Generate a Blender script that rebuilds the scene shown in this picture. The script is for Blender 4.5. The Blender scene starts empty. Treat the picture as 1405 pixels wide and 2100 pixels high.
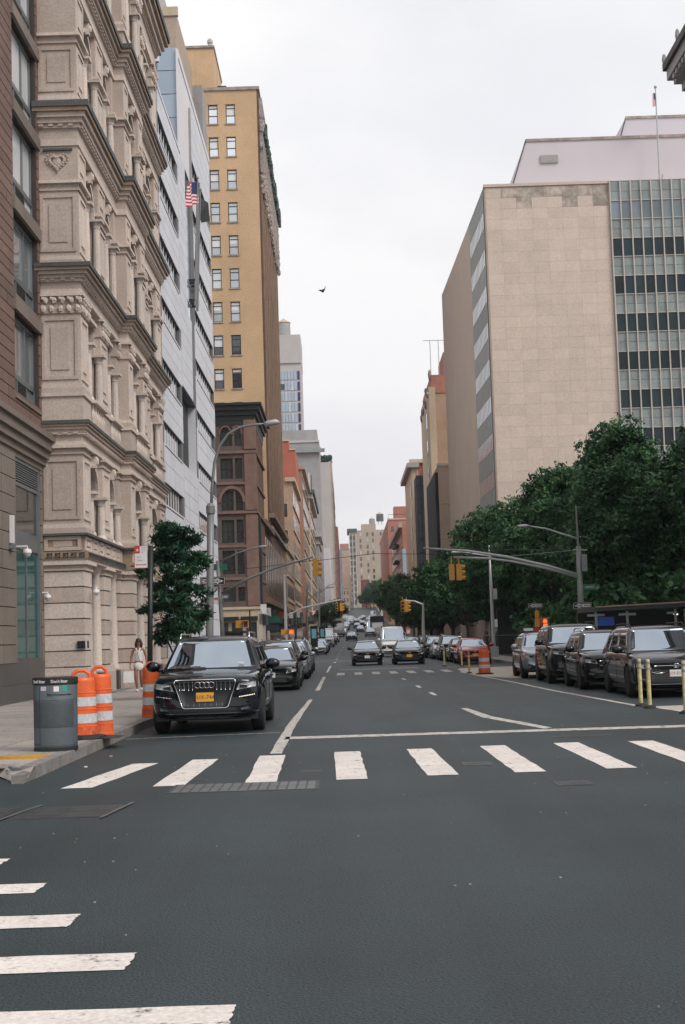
import bpy, bmesh, math, random
import numpy as np
from mathutils import Vector, Matrix
from mathutils.bvhtree import BVHTree
random.seed(7); rng=np.random.default_rng(7)
S=bpy.context.scene; C=S.collection
PI=math.pi; R=math.radians
# ---------------- camera ----------------
EYE=1.58; PITCH=R(5.09); ROLL=.032; F=2916.7
_f=Vector((0,math.cos(PITCH),math.sin(PITCH))); _u0=Vector((0,-math.sin(PITCH),math.cos(PITCH))); _r0=Vector((1,0,0))
_u=_u0*math.cos(ROLL)+_r0*math.sin(ROLL); _r=_r0*math.cos(ROLL)-_u0*math.sin(ROLL)
cam=bpy.data.objects.new('camera',bpy.data.cameras.new('camera')); C.objects.link(cam); S.camera=cam
m=Matrix((( _r.x,_u.x,-_f.x,0),(_r.y,_u.y,-_f.y,0),(_r.z,_u.z,-_f.z,EYE),(0,0,0,1))); cam.matrix_world=m
cam.data.sensor_fit='VERTICAL'; cam.data.sensor_height=36; cam.data.lens=50; cam.data.clip_end=6000; cam.data.clip_start=.1
# ---------------- world, sun, exposure ----------------
SUN_EL,SUN_AZ=R(43),R(130)          # azimuth clockwise from +Y: behind the camera, to the right
W=bpy.data.worlds.new('World'); S.world=W; W.use_nodes=True
nt=W.node_tree; nt.nodes.clear()
def N(t,typ,**k):
    n=t.nodes.new(typ)
    for a,b in k.items(): setattr(n,a,b)
    return n
sky=N(nt,'ShaderNodeTexSky',sky_type='NISHITA',sun_disc=False,sun_elevation=SUN_EL,sun_rotation=SUN_AZ)
tc=N(nt,'ShaderNodeTexCoord'); mp=N(nt,'ShaderNodeMapping'); mp.inputs['Scale'].default_value=(1,1,2.2)
nz=N(nt,'ShaderNodeTexNoise'); nz.inputs['Scale'].default_value=3.2; nz.inputs['Detail'].default_value=6; nz.inputs['Roughness'].default_value=.5
rp=N(nt,'ShaderNodeValToRGB'); rp.color_ramp.elements[0].position=.36; rp.color_ramp.elements[0].color=(.755,.755,.78,1); rp.color_ramp.elements[1].position=.60; rp.color_ramp.elements[1].color=(.88,.87,.865,1)
sp=N(nt,'ShaderNodeSeparateXYZ'); gr=N(nt,'ShaderNodeValToRGB'); gr.color_ramp.elements[0].position=0; gr.color_ramp.elements[0].color=(.86,.84,.86,1); gr.color_ramp.elements[1].position=.34; gr.color_ramp.elements[1].color=(1,1,1,1)
mu=N(nt,'ShaderNodeMixRGB',blend_type='MULTIPLY'); mu.inputs[0].default_value=1
sc=N(nt,'ShaderNodeMixRGB',blend_type='MULTIPLY'); sc.inputs[0].default_value=1; sc.inputs[2].default_value=(.1,.1,.1,1)
mx=N(nt,'ShaderNodeMixRGB'); mx.inputs[0].default_value=.93
bg=N(nt,'ShaderNodeBackground'); wo=N(nt,'ShaderNodeOutputWorld')
L=nt.links.new
L(tc.outputs['Generated'],mp.inputs[0]); L(mp.outputs[0],nz.inputs['Vector']); L(nz.outputs['Fac'],rp.inputs[0])
L(tc.outputs['Generated'],sp.inputs[0]); L(sp.outputs['Z'],gr.inputs[0]); L(rp.outputs[0],mu.inputs[1]); L(gr.outputs[0],mu.inputs[2])
L(sky.outputs[0],sc.inputs[1]); L(sc.outputs[0],mx.inputs[1]); L(mu.outputs[0],mx.inputs[2]); L(mx.outputs[0],bg.inputs[0]); bg.inputs[1].default_value=1.0; L(bg.outputs[0],wo.inputs[0])
sun=bpy.data.lights.new('sun','SUN'); sun.energy=1.5; sun.angle=R(25); sun.color=(1,.95,.88)
so=bpy.data.objects.new('sun',sun); C.objects.link(so)
sd=Vector((math.sin(SUN_AZ)*math.cos(SUN_EL),math.cos(SUN_AZ)*math.cos(SUN_EL),math.sin(SUN_EL)))
so.rotation_euler=sd.to_track_quat('Z','Y').to_euler()
S.view_settings.view_transform='Standard'; S.view_settings.look='None'; S.view_settings.exposure=.30; S.view_settings.gamma=1
S.render.engine='CYCLES'
# ---------------- pixel -> place (photo pixels at a known depth) ----------------
def aty(px,py,y):
    d=_f*F+_r*(px-702.5)-_u*(py-1050); t=y/d.y; return d.x*t,d.z*t+EYE
def atx(px,py,x):
    d=_f*F+_r*(px-702.5)-_u*(py-1050); t=x/d.x; return d.y*t,d.z*t+EYE
def atz(px,py,z=0):
    d=_f*F+_r*(px-702.5)-_u*(py-1050); t=(z-EYE)/d.z; return d.x*t,d.y*t
# ---------------- materials ----------------
MATS={}
def mat(name,col,rough=.8,var=.12,scale=1.5,col2=None,bump=0,bscale=30,metal=0,spec=.5,coat=0,ior=1.5,fine=.0,fscale=18,obj=.0,emit=None,trans=0,wear=0,tracks=0):
    if name in MATS: return MATS[name]
    M=bpy.data.materials.new(name); M.use_nodes=True; t=M.node_tree; b=t.nodes['Principled BSDF']
    b.inputs['Roughness'].default_value=rough; b.inputs['Metallic'].default_value=metal
    b.inputs['Specular IOR Level'].default_value=spec; b.inputs['IOR'].default_value=ior
    if coat: b.inputs['Coat Weight'].default_value=coat; b.inputs['Coat Roughness'].default_value=.03; b.inputs['Coat IOR'].default_value=1.5
    g=N(t,'ShaderNodeNewGeometry'); l=t.links.new
    a=N(t,'ShaderNodeRGB'); a.outputs[0].default_value=(*col,1); out=a.outputs[0]
    def modul(sc_,amt,det=4,rgh=.6):
        nonlocal out
        n=N(t,'ShaderNodeTexNoise'); n.inputs['Scale'].default_value=sc_; n.inputs['Detail'].default_value=det; n.inputs['Roughness'].default_value=rgh
        l(g.outputs['Position'],n.inputs['Vector'])
        mr=N(t,'ShaderNodeMapRange'); mr.inputs[1].default_value=.3; mr.inputs[2].default_value=.7; mr.inputs[3].default_value=1-amt; mr.inputs[4].default_value=1+amt
        l(n.outputs['Fac'],mr.inputs[0]); v=N(t,'ShaderNodeVectorMath',operation='SCALE'); l(out,v.inputs[0]); l(mr.outputs[0],v.inputs['Scale']); out=v.outputs[0]; return n
    n0=None
    if col2:
        n=N(t,'ShaderNodeTexNoise'); n.inputs['Scale'].default_value=scale*.6; n.inputs['Detail'].default_value=5; n.inputs['Roughness'].default_value=.65; l(g.outputs['Position'],n.inputs['Vector'])
        r_=N(t,'ShaderNodeValToRGB'); r_.color_ramp.elements[0].position=.42; r_.color_ramp.elements[1].position=.62; r_.color_ramp.elements[0].color=(*col,1); r_.color_ramp.elements[1].color=(*col2,1)
        l(n.outputs['Fac'],r_.inputs[0]); out=r_.outputs[0]
    if var: modul(scale,var)
    if fine: modul(fscale,fine,2,.8)
    if tracks:
        mp_=N(t,'ShaderNodeMapping'); mp_.inputs['Scale'].default_value=(.55,.03,1); l(g.outputs['Position'],mp_.inputs[0]); n=N(t,'ShaderNodeTexNoise'); n.inputs['Scale'].default_value=2; n.inputs['Detail'].default_value=3; l(mp_.outputs[0],n.inputs['Vector'])
        mr=N(t,'ShaderNodeMapRange'); mr.inputs[1].default_value=.3; mr.inputs[2].default_value=.7; mr.inputs[3].default_value=1-tracks; mr.inputs[4].default_value=1+tracks; l(n.outputs['Fac'],mr.inputs[0]); v=N(t,'ShaderNodeVectorMath',operation='SCALE'); l(out,v.inputs[0]); l(mr.outputs[0],v.inputs['Scale']); out=v.outputs[0]
    if wear:
        n=N(t,'ShaderNodeTexNoise'); n.inputs['Scale'].default_value=7; n.inputs['Detail'].default_value=8; n.inputs['Roughness'].default_value=.75; l(g.outputs['Position'],n.inputs['Vector'])
        mr=N(t,'ShaderNodeMapRange'); mr.inputs[1].default_value=wear-.03; mr.inputs[2].default_value=wear+.05; l(n.outputs['Fac'],mr.inputs[0]); mm_=N(t,'ShaderNodeMixRGB'); mm_.inputs[2].default_value=(.09,.09,.085,1); l(mr.outputs[0],mm_.inputs[0]); l(out,mm_.inputs[1]); out=mm_.outputs[0]
    if obj:
        oi=N(t,'ShaderNodeObjectInfo'); mr=N(t,'ShaderNodeMapRange'); mr.inputs[3].default_value=1-obj; mr.inputs[4].default_value=1+obj
        l(oi.outputs['Random'],mr.inputs[0]); v=N(t,'ShaderNodeVectorMath',operation='SCALE'); l(out,v.inputs[0]); l(mr.outputs[0],v.inputs['Scale']); out=v.outputs[0]
    l(out,b.inputs['Base Color'])
    if bump:
        n=N(t,'ShaderNodeTexNoise'); n.inputs['Scale'].default_value=bscale; n.inputs['Detail'].default_value=3; l(g.outputs['Position'],n.inputs['Vector'])
        bp=N(t,'ShaderNodeBump'); bp.inputs['Strength'].default_value=bump; bp.inputs['Distance'].default_value=.02; l(n.outputs['Fac'],bp.inputs['Height']); l(bp.outputs[0],b.inputs['Normal'])
    if emit: b.inputs['Emission Color'].default_value=(*emit[:3],1); b.inputs['Emission Strength'].default_value=emit[3]
    if trans: b.inputs['Transmission Weight'].default_value=trans
    MATS[name]=M; return M
M_asph=mat('asphalt',(.0210,.0335,.0378),.56,.30,.30,bump=1.0,bscale=60,fine=1.25,fscale=70,spec=.48,tracks=.24)
M_side=mat('sidewalk concrete',(.34,.30,.275),.85,.14,.6,obj=.10,fine=.18,fscale=22,bump=.2)
M_kerb=mat('kerb granite',(.20,.185,.17),.8,.25,2.5,obj=.12,fine=.25,fscale=30,bump=.3)
M_ground=mat('ground',(.11,.11,.10),.9,.2,.1)
M_paint=mat('road paint',(.68,.62,.575),.7,.12,1.2,fine=.18,fscale=26,wear=.595)
M_paintw=mat('worn road paint',(.52,.485,.45),.75,.16,1.6,fine=.3,fscale=20,wear=.55)
M_beige=mat('beige epoxy surface',(.46,.40,.33),.8,.12,1.0,fine=.2,fscale=20)
M_yell=mat('tactile yellow',(.50,.27,.035),.7,.25,2.5,fine=.2)
M_iron=mat('cast iron',(.07,.072,.072),.55,.3,4,metal=.6,fine=.2)
M_irong=mat('galvanised grating',(.15,.155,.155),.5,.2,4,metal=.5)
M_stone=mat('buff stone',(.53,.44,.385),.8,.11,.35,col2=(.45,.37,.32),fine=.16,fscale=14,obj=.05,bump=.15)
M_stonel=mat('light buff stone',(.62,.53,.47),.8,.10,.5,fine=.14,fscale=14,obj=.05,bump=.15)
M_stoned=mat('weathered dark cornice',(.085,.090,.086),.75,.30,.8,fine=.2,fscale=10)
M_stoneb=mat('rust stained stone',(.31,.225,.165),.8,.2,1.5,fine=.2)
M_brown=mat('brown brick',(.185,.115,.093),.85,.15,.7,obj=.14,fine=.25,fscale=16,bump=.2)
M_brownst=mat('brown cast stone',(.20,.165,.14),.75,.14,.6,obj=.06,fine=.18)
M_gran=mat('dark granite base',(.082,.080,.080),.45,.12,1,obj=.05,fine=.3,fscale=24)
M_mortar=mat('mortar',(.06,.048,.043),.9,.2,2)
M_alu=mat('grey window frame',(.20,.22,.23),.4,.06,3,metal=.4)
M_white=mat('white stone panel',(.66,.665,.71),.7,.05,.5,obj=.045,fine=.08,fscale=9)
M_whitel=mat('white cladding',(.72,.70,.72),.6,.04,.5,obj=.03)
M_joint=mat('dark joint',(.17,.17,.18),.9,.1,1)
M_dark=mat('dark interior',(.018,.022,.026),.5,.1,1)
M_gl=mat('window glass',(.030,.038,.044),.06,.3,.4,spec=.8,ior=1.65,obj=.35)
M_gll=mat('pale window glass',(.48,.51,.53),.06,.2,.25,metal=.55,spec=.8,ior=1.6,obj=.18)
M_glw=mat('white blind and painted sky',(.74,.75,.77),.12,.06,.5,spec=.8,obj=.06)  # white blinds; on the brick bays also sky reflection painted in
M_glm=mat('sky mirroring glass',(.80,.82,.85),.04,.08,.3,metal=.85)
M_glb=mat('blue curtain glass',(.34,.42,.52),.12,.06,.5,spec=.8,ior=1.6,obj=.07)
M_glt=mat('teal shop glass',(.010,.085,.085),.12,.45,.55,spec=.3,ior=1.4)
M_yel=mat('ochre brick',(.60,.41,.245),.85,.14,.16,col2=(.52,.35,.205),fine=.16,fscale=7,bump=.1)
M_yeld=mat('fluted brown brick',(.12,.068,.048),.85,.2,.6,fine=.2,fscale=8)
M_yeld2=mat('pale brick rib',(.27,.18,.125),.85,.2,.6,fine=.2,fscale=8)
M_terra=mat('terracotta ornament',(.33,.28,.25),.8,.3,1.3,fine=.3,fscale=6,bump=.4,bscale=6)
M_verd=mat('verdigris copper',(.055,.085,.078),.7,.4,1.5,fine=.2)
M_bst=mat('brownstone',(.110,.082,.069),.85,.2,.7,obj=.08,fine=.2,fscale=10)
M_bstl=mat('brownstone trim',(.20,.12,.095),.85,.18,1,fine=.15)
M_black=mat('black painted metal',(.012,.016,.017),.45,.1,2)
M_lime=mat('limestone panel',(.61,.50,.425),.8,.05,.8,obj=.055,fine=.12,fscale=10,bump=.08)
M_limew=mat('limestone wall',(.57,.465,.39),.8,.05,.3,fine=.14,fscale=8)
M_gld=mat('dark curtain window',(.012,.026,.031),.12,.4,.3,spec=.35,obj=.5)
M_span=mat('grey green spandrel',(.25,.285,.28),.45,.15,1,obj=.13,fine=.18,fscale=8,spec=.6)
M_mull=mat('pale mullion',(.50,.46,.42),.5,.06,1)
M_pink=mat('pale pink metal',(.58,.54,.58),.7,.03,.3,fine=.03)
M_red=mat('red brick',(.40,.125,.085),.85,.12,.5,fine=.15,fscale=6)
M_redp=mat('pinkish red brick',(.40,.175,.135),.85,.15,.3,fine=.15,fscale=4)
M_dred=mat('dark red brick',(.20,.07,.055),.85,.2,.5,fine=.2)
M_or=mat('orange brick',(.46,.32,.235),.85,.15,.3,fine=.1,fscale=4)
M_beig=mat('beige brick',(.42,.33,.26),.85,.10,.2,fine=.1,fscale=4)
M_cream=mat('cream stone',(.52,.42,.31),.85,.10,.2,fine=.1,fscale=4)
M_tanb=mat('tan brick',(.40,.27,.19),.85,.14,.3,fine=.16,fscale=5)
M_conc=mat('grey concrete',(.33,.32,.32),.85,.12,.3,fine=.15,fscale=6)
M_pale=mat('pale rendered wall',(.48,.45,.44),.85,.07,.2,fine=.08,fscale=4)
M_net=mat('dark scaffold netting',(.018,.024,.036),.8,.5,.5,fine=.3,fscale=3)
M_ora=mat('orange barrel plastic',(.76,.125,.025),.45,.14,5,col2=(.66,.12,.035),fine=.08,fscale=40)
M_orad=mat('scuffed orange plastic',(.60,.10,.03),.55,.4,8,fine=.2)
M_refl=mat('reflective white sheeting',(.55,.55,.57),.4,.18,18,fine=.2,fscale=60)
M_rub=mat('black rubber',(.014,.016,.018),.7,.15,5)
M_bin=mat('grey steel bin',(.105,.125,.14),.5,.10,3,fine=.06,metal=.3)
M_hole=mat('perforation',(.02,.025,.028),.7,.1,2)
M_pole=mat('galvanised pole',(.22,.23,.23),.5,.15,1.5,metal=.3,fine=.08)
M_polel=mat('pale aluminium pole',(.42,.43,.43),.4,.1,2,metal=.3)
M_sigy=mat('signal yellow',(.56,.27,.03),.45,.08,4)
M_sigo=mat('signal orange',(.72,.25,.03),.45,.1,4)
M_green=mat('green sign',(.01,.13,.08),.45,.08,4)
M_wsign=mat('white sign',(.72,.71,.71),.45,.04,4)
M_rsign=mat('red sign',(.52,.045,.03),.45,.05,4)
M_bsign=mat('black sign',(.012,.012,.013),.45,.05,4)
M_bark=mat('bark',(.055,.045,.038),.9,.3,6,fine=.3,bump=.6,bscale=14)
M_text=mat('white lettering',(.75,.75,.74),.5,0)
M_deli=mat('delineator cream plastic',(.55,.46,.22),.55,.2,9,fine=.2)
M_blue=mat('blue screen',(.02,.10,.42),.3,0,emit=(.02,.08,.45,.12))
M_banner=mat('pale blue banner',(.30,.45,.55),.6,.1,1)
M_cyan=mat('cyan poster',(.16,.45,.52),.3,.05,2,emit=(.2,.6,.7,.12))
M_lamp_r=mat('lit red lamp',(.8,.05,.02),.3,0,emit=(1,.12,.03,1.6))
M_skin=mat('skin',(.25,.115,.072),.6,.06,8)
M_hair=mat('dark hair',(.035,.018,.012),.5,.2,20)
M_cloth=mat('white cotton',(.68,.66,.65),.85,.07,15)
M_navy=mat('navy cotton',(.03,.04,.07),.85,.1,15)
M_grayc=mat('grey cotton',(.2,.2,.21),.85,.1,15)
M_flagr=mat('flag red',(.50,.04,.05),.8,.1,3); M_flagw=mat('flag white',(.7,.68,.68),.8,.05,3); M_flagb=mat('flag blue',(.02,.03,.12),.8,.1,3)
M_chrome=mat('chrome',(.75,.75,.76),.12,0,metal=1)
M_cglass=mat('car glass',(.015,.022,.026),.03,0,spec=.9,ior=2.3)
M_wsc=mat('windscreen glass',(.40,.46,.52),.03,0,metal=1)
M_lampg=mat('headlamp glass',(.35,.36,.37),.08,.3,18,spec=.8,ior=1.7)
M_tail=mat('tail lamp',(.35,.02,.02),.2,0)
M_tyre=mat('tyre',(.012,.012,.013),.75,.1,20)
M_rim=mat('alloy rim',(.30,.30,.31),.3,0,metal=.9)
M_plas=mat('black trim plastic',(.010,.012,.013),.5,0)
M_plo=mat('amber licence plate',(.78,.38,.05),.5,.05,20)
M_plw=mat('white licence plate',(.7,.68,.68),.5,.05,20)
def paint(name,col,metal=.3,rough=.25): return mat(name,col,rough,0,metal=metal,coat=1,spec=.02)
P_black=paint('blue black car paint',(.003,.006,.010),0,.5); P_black2=paint('black car paint',(.005,.005,.006),0,.5); P_char=paint('charcoal car paint',(.016,.014,.019),.3,.4)
P_silver=paint('silver car paint',(.38,.39,.41),.7,.3); P_white=paint('white car paint',(.72,.72,.72),0); P_red=paint('dark red car paint',(.30,.018,.025),.4); P_grey=paint('mid grey car paint',(.16,.17,.19),.6,.3); P_taxi=paint('taxi yellow paint',(.72,.38,.03),0)
# ---------------- mesh helpers ----------------
class MB:
    def __init__(s): s.v=[]; s.f=[]
    def add(s,vs,fs):
        o=len(s.v); s.v+= [tuple(p) for p in vs]; s.f+=[tuple(i+o for i in f) for f in fs]; return s
    def box(s,x0,x1,y0,y1,z0,z1):
        if x0>x1:x0,x1=x1,x0
        if y0>y1:y0,y1=y1,y0
        if z0>z1:z0,z1=z1,z0
        return s.add([(x0,y0,z0),(x1,y0,z0),(x1,y1,z0),(x0,y1,z0),(x0,y0,z1),(x1,y0,z1),(x1,y1,z1),(x0,y1,z1)],[(0,3,2,1),(4,5,6,7),(0,1,5,4),(1,2,6,5),(2,3,7,6),(3,0,4,7)])
    def tube(s,path,rad,n=8,cap=True):
        P=[Vector(p) for p in path]
        if not hasattr(rad,'__len__'): rad=[rad]*len(P)
        vs=[];fs=[];up=None
        for i,p in enumerate(P):
            d=(P[min(i+1,len(P)-1)]-P[max(i-1,0)]).normalized()
            a=Vector((0,0,1)) if abs(d.z)<.9 else Vector((1,0,0))
            x=d.cross(a).normalized(); y=x.cross(d).normalized()
            if up is not None and i>0:
                x=(px_-d*px_.dot(d)).normalized(); y=x.cross(d).normalized()
            px_=x; up=1
            for k in range(n):
                t=2*PI*k/n; vs.append(p+(x*math.cos(t)+y*math.sin(t))*rad[i])
        for i in range(len(P)-1):
            for k in range(n):
                k2=(k+1)%n; fs.append((i*n+k,i*n+k2,(i+1)*n+k2,(i+1)*n+k))
        if cap: fs.append(tuple(range(n))[::-1]); fs.append(tuple((len(P)-1)*n+k for k in range(n)))
        return s.add(vs,fs)
    def lathe(s,prof,c=(0,0,0),n=20):
        vs=[];fs=[]
        for r,z in prof:
            for k in range(n):
                t=2*PI*k/n; vs.append((c[0]+r*math.cos(t),c[1]+r*math.sin(t),c[2]+z))
        for i in range(len(prof)-1):
            for k in range(n):
                k2=(k+1)%n; fs.append((i*n+k,i*n+k2,(i+1)*n+k2,(i+1)*n+k))
        fs.append(tuple(range(n))[::-1]); fs.append(tuple((len(prof)-1)*n+k for k in range(n)))
        return s.add(vs,fs)
    def ell(s,c,rx,ry,rz,n=12,mm=7,jit=0):
        vs=[];fs=[]
        for i in range(mm+1):
            a=PI*i/mm
            for k in range(n):
                t=2*PI*k/n; j=1+random.uniform(-jit,jit); vs.append((c[0]+rx*j*math.sin(a)*math.cos(t),c[1]+ry*j*math.sin(a)*math.sin(t),c[2]+rz*j*math.cos(a)))
        for i in range(mm):
            for k in range(n):
                k2=(k+1)%n; fs.append((i*n+k,(i+1)*n+k,(i+1)*n+k2,i*n+k2))
        return s.add(vs,fs)
    def prism(s,poly,z0,z1):   # poly list of (x,y) ccw, extruded in z
        n=len(poly); vs=[(x,y,z0) for x,y in poly]+[(x,y,z1) for x,y in poly]
        fs=[tuple(range(n))[::-1],tuple(range(n,2*n))]+[(i,(i+1)%n,n+(i+1)%n,n+i) for i in range(n)]
        return s.add(vs,fs)
    def xf(s,M): s.v=[tuple(M@Vector(p)) for p in s.v]; return s
    def mesh(s,name,m,smooth=False):
        me=bpy.data.meshes.new(name); me.from_pydata(s.v,[],s.f); me.materials.append(m)
        if smooth: me.polygons.foreach_set('use_smooth',[True]*len(me.polygons))
        me.update(); return me
def cut(a): return a[:60]
def root(name,label,cat,loc=(0,0,0),group=None,kind=None,rz=0):
    o=bpy.data.objects.new(name,None); C.objects.link(o); o.location=loc; o.rotation_euler=(0,0,rz); o.empty_display_size=.2
    if kind: o['kind']=kind
    else: o['label']=label; o['category']=cat
    if group: o['group']=group
    return o
def wm(o):
    B=Matrix.Translation(o.location)@o.rotation_euler.to_matrix().to_4x4()@Matrix.Diagonal((*o.scale,1))
    return B if o.parent is None else wm(o.parent)@o.matrix_parent_inverse@B
def link(name,me,parent=None,loc=None,world=True,rot=None,scale=None,kind=None,label=None):
    o=bpy.data.objects.new(name,me); C.objects.link(o)
    if parent is not None:
        o.parent=parent
        if world: o.matrix_parent_inverse=wm(parent).inverted()
    if loc is not None: o.location=loc
    if rot is not None: o.rotation_euler=rot
    if scale is not None: o.scale=scale
    if kind: o['kind']=kind
    if label: o['label']=label
    return o
def part(name,mb,m,parent,smooth=False,kind=None,label=None,world=True): return link(name,mb.mesh(name,m,smooth),parent,kind=kind,label=label,world=world)
def single(name,mb,m,label,cat,group=None,smooth=False):
    o=link(name,mb.mesh(name,m,smooth)); o['label']=label; o['category']=cat
    if group: o['group']=group
    return o
def struct(name,mb,m,parent=None,smooth=False):
    o=link(name,mb.mesh(name,m,smooth),parent)
    if parent is None: o['kind']='structure'
    return o
UC={}
def ub(name,b,m,parent,label=None,kind=None):      # box piece sharing one unit mesh per material
    if m.name not in UC: UC[m.name]=MB().box(-.5,.5,-.5,.5,-.5,.5).mesh('piece_'+m.name,m)
    x0,x1,y0,y1,z0,z1=b
    o=link(name,UC[m.name],parent,loc=((x0+x1)/2,(y0+y1)/2,(z0+z1)/2),scale=(abs(x1-x0),abs(y1-y0),abs(z1-z0)),kind=kind,label=label); return o
def copy_tree(o,parent=None):
    c=o.copy(); C.objects.link(c)
    if parent is not None: c.parent=parent
    for ch in list(o.children): copy_tree(ch,c)
    return c
# a facade frame: kind 'S' faces the camera (u = x), 'E' faces +x (u = y), 'W' faces -x (u = y)
class Face:
    def __init__(s,k,p): s.k=k; s.p=p
    def b(s,u0,u1,z0,z1,d0,d1):     # d positive = outwards
        if s.k=='S': return (u0,u1,s.p-d1,s.p-d0,z0,z1)
        if s.k=='E': return (s.p+d0,s.p+d1,u0,u1,z0,z1)
        return (s.p-d1,s.p-d0,u0,u1,z0,z1)
    def pt(s,u,z,d):
        return (u,s.p-d,z) if s.k=='S' else ((s.p+d,u,z) if s.k=='E' else (s.p-d,u,z))
def wall_grid(fc,u0,u1,z0,z1,cols,rows,depth,mb):
    xs=[u0]+[c for ab in cols for c in ab]+[u1]
    for i in range(0,len(xs),2):
        if xs[i+1]-xs[i]>.01: mb.box(*fc.b(xs[i],xs[i+1],z0,z1,-depth,0))
    for a,b in cols:
        zs=[z0]+[c for ab in rows for c in ab]+[z1]
        for i in range(0,len(zs),2):
            if zs[i+1]-zs[i]>.01: mb.box(*fc.b(a,b,zs[i],zs[i+1],-depth,0))
def sash(fc,parent,a,b,c,d,depth,fm,gm,bars=(),vb=(),t=.07,name='window'):
    mb=MB(); e=.03
    mb.box(*fc.b(a,a+t,c,d,-depth,-depth+e+.05)).box(*fc.b(b-t,b,c,d,-depth,-depth+e+.05)).box(*fc.b(a+t,b-t,c,c+t,-depth,-depth+e+.05)).box(*fc.b(a+t,b-t,d-t,d,-depth,-depth+e+.05))
    for q in bars: z=c+(d-c)*q; mb.box(*fc.b(a+t,b-t,z-t/2,z+t/2,-depth,-depth+e+.04))
    for q in vb: u=a+(b-a)*q; mb.box(*fc.b(u-t/2,u+t/2,c+t,d-t,-depth,-depth+e+.045))
    w=part(name,mb,fm,parent); ub('pane',fc.b(a+t*.5,b-t*.5,c+t*.5,d-t*.5,-depth-.02,-depth+.02),gm,w); return w
def arch_wall(fc,a,b,spring,top,depth,mb,n=10,ztop=None):   # fills above an arch opening between a..b up to ztop
    r=(b-a)/2; cu=(a+b)/2; rz=top-spring; ztop=ztop or top+.1
    pts=[(cu-r*math.cos(PI*i/n),spring+rz*math.sin(PI*i/n)) for i in range(n+1)]
    vs=[];fs=[]
    for (u,z) in pts: vs+= [fc.pt(u,z,0),fc.pt(u,ztop,0),fc.pt(u,z,-depth),fc.pt(u,ztop,-depth)]
    for i in range(n):
        o=i*4; fs+=[(o,o+4,o+5,o+1),(o,o+2,o+6,o+4),(o+1,o+5,o+7,o+3),(o+2,o+3,o+7,o+6)]
    mb.add(vs,fs); return pts
def archivolt(fc,a,b,spring,top,w,d,mb,n=12):
    r=(b-a)/2; cu=(a+b)/2; rz=top-spring
    vs=[];fs=[]
    for i in range(n+1):
        t=PI*i/n; c_,s_=math.cos(t),math.sin(t)
        for k,(rr,dd) in enumerate(((0,0),(0,d),(w,d),(w,0))): vs.append(fc.pt(cu-(r+rr)*c_,spring+(rz+rr)*s_,dd))
    for i in range(n):
        o=i*4
        for k in range(3): fs.append((o+k,o+k+1,o+5+k,o+4+k))
    mb.add(vs,fs)
def text_mesh(s,h,m,align='CENTER',ext=.002,bold=0):
    c=bpy.data.curves.new('t','FONT'); c.body=s; c.size=h*1.38; c.extrude=ext; c.align_x=align; c.align_y='CENTER'; c.offset=bold; c.resolution_u=2
    o=bpy.data.objects.new('t',c); C.objects.link(o); dg=bpy.context.evaluated_depsgraph_get()
    me=bpy.data.meshes.new_from_object(o.evaluated_get(dg)); bpy.data.objects.remove(o); me.materials.clear(); me.materials.append(m); return me
def gz(y):     # ground height along the street
    P=[(-200,0),(155,0),(277,2.2),(400,5.8),(500,9),(700,16.5),(1200,21.5),(6000,24)]
    for (a,b),(c,d) in zip(P,P[1:]):
        if y<=c: return b+(d-b)*(y-a)/(c-a)
    return 24
def cx(y): return 0 if y<150 else (y-150)*.012      # the street drifts right
# ---------------- foliage helpers ----------------
def leafmat(name,c1,c2):
    M=bpy.data.materials.new(name); M.use_nodes=True; t=M.node_tree; b=t.nodes['Principled BSDF']; l=t.links.new
    g=N(t,'ShaderNodeNewGeometry'); n=N(t,'ShaderNodeTexNoise'); n.inputs['Scale'].default_value=.9; n.inputs['Detail'].default_value=3; l(g.outputs['Position'],n.inputs['Vector'])
    r_=N(t,'ShaderNodeValToRGB'); r_.color_ramp.elements[0].position=.38; r_.color_ramp.elements[1].position=.66; r_.color_ramp.elements[0].color=(*c1,1); r_.color_ramp.elements[1].color=(*c2,1); l(n.outputs['Fac'],r_.inputs[0])
    rr=N(t,'ShaderNodeMapRange'); rr.inputs[3].default_value=.4; rr.inputs[4].default_value=1.65; l(g.outputs['Random Per Island'],rr.inputs[0]); v=N(t,'ShaderNodeVectorMath',operation='SCALE'); l(r_.outputs[0],v.inputs[0]); l(rr.outputs[0],v.inputs['Scale']); l(v.outputs[0],b.inputs['Base Color'])
    b.inputs['Roughness'].default_value=.55; b.inputs['Specular IOR Level'].default_value=.25
    tr_=N(t,'ShaderNodeBsdfTranslucent'); l(v.outputs[0],tr_.inputs[0]); mx_=N(t,'ShaderNodeMixShader'); mx_.inputs[0].default_value=.18; out=t.nodes['Material Output']; l(b.outputs[0],mx_.inputs[1]); l(tr_.outputs[0],mx_.inputs[2]); l(mx_.outputs[0],out.inputs[0]); return M
M_leaf=leafmat('dark green leaves',(.016,.056,.026),(.062,.150,.052)); M_leaf2=leafmat('young tree leaves',(.014,.050,.029),(.040,.11,.050)); M_leaf3=leafmat('far hazy leaves',(.035,.08,.065),(.06,.13,.10))
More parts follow.
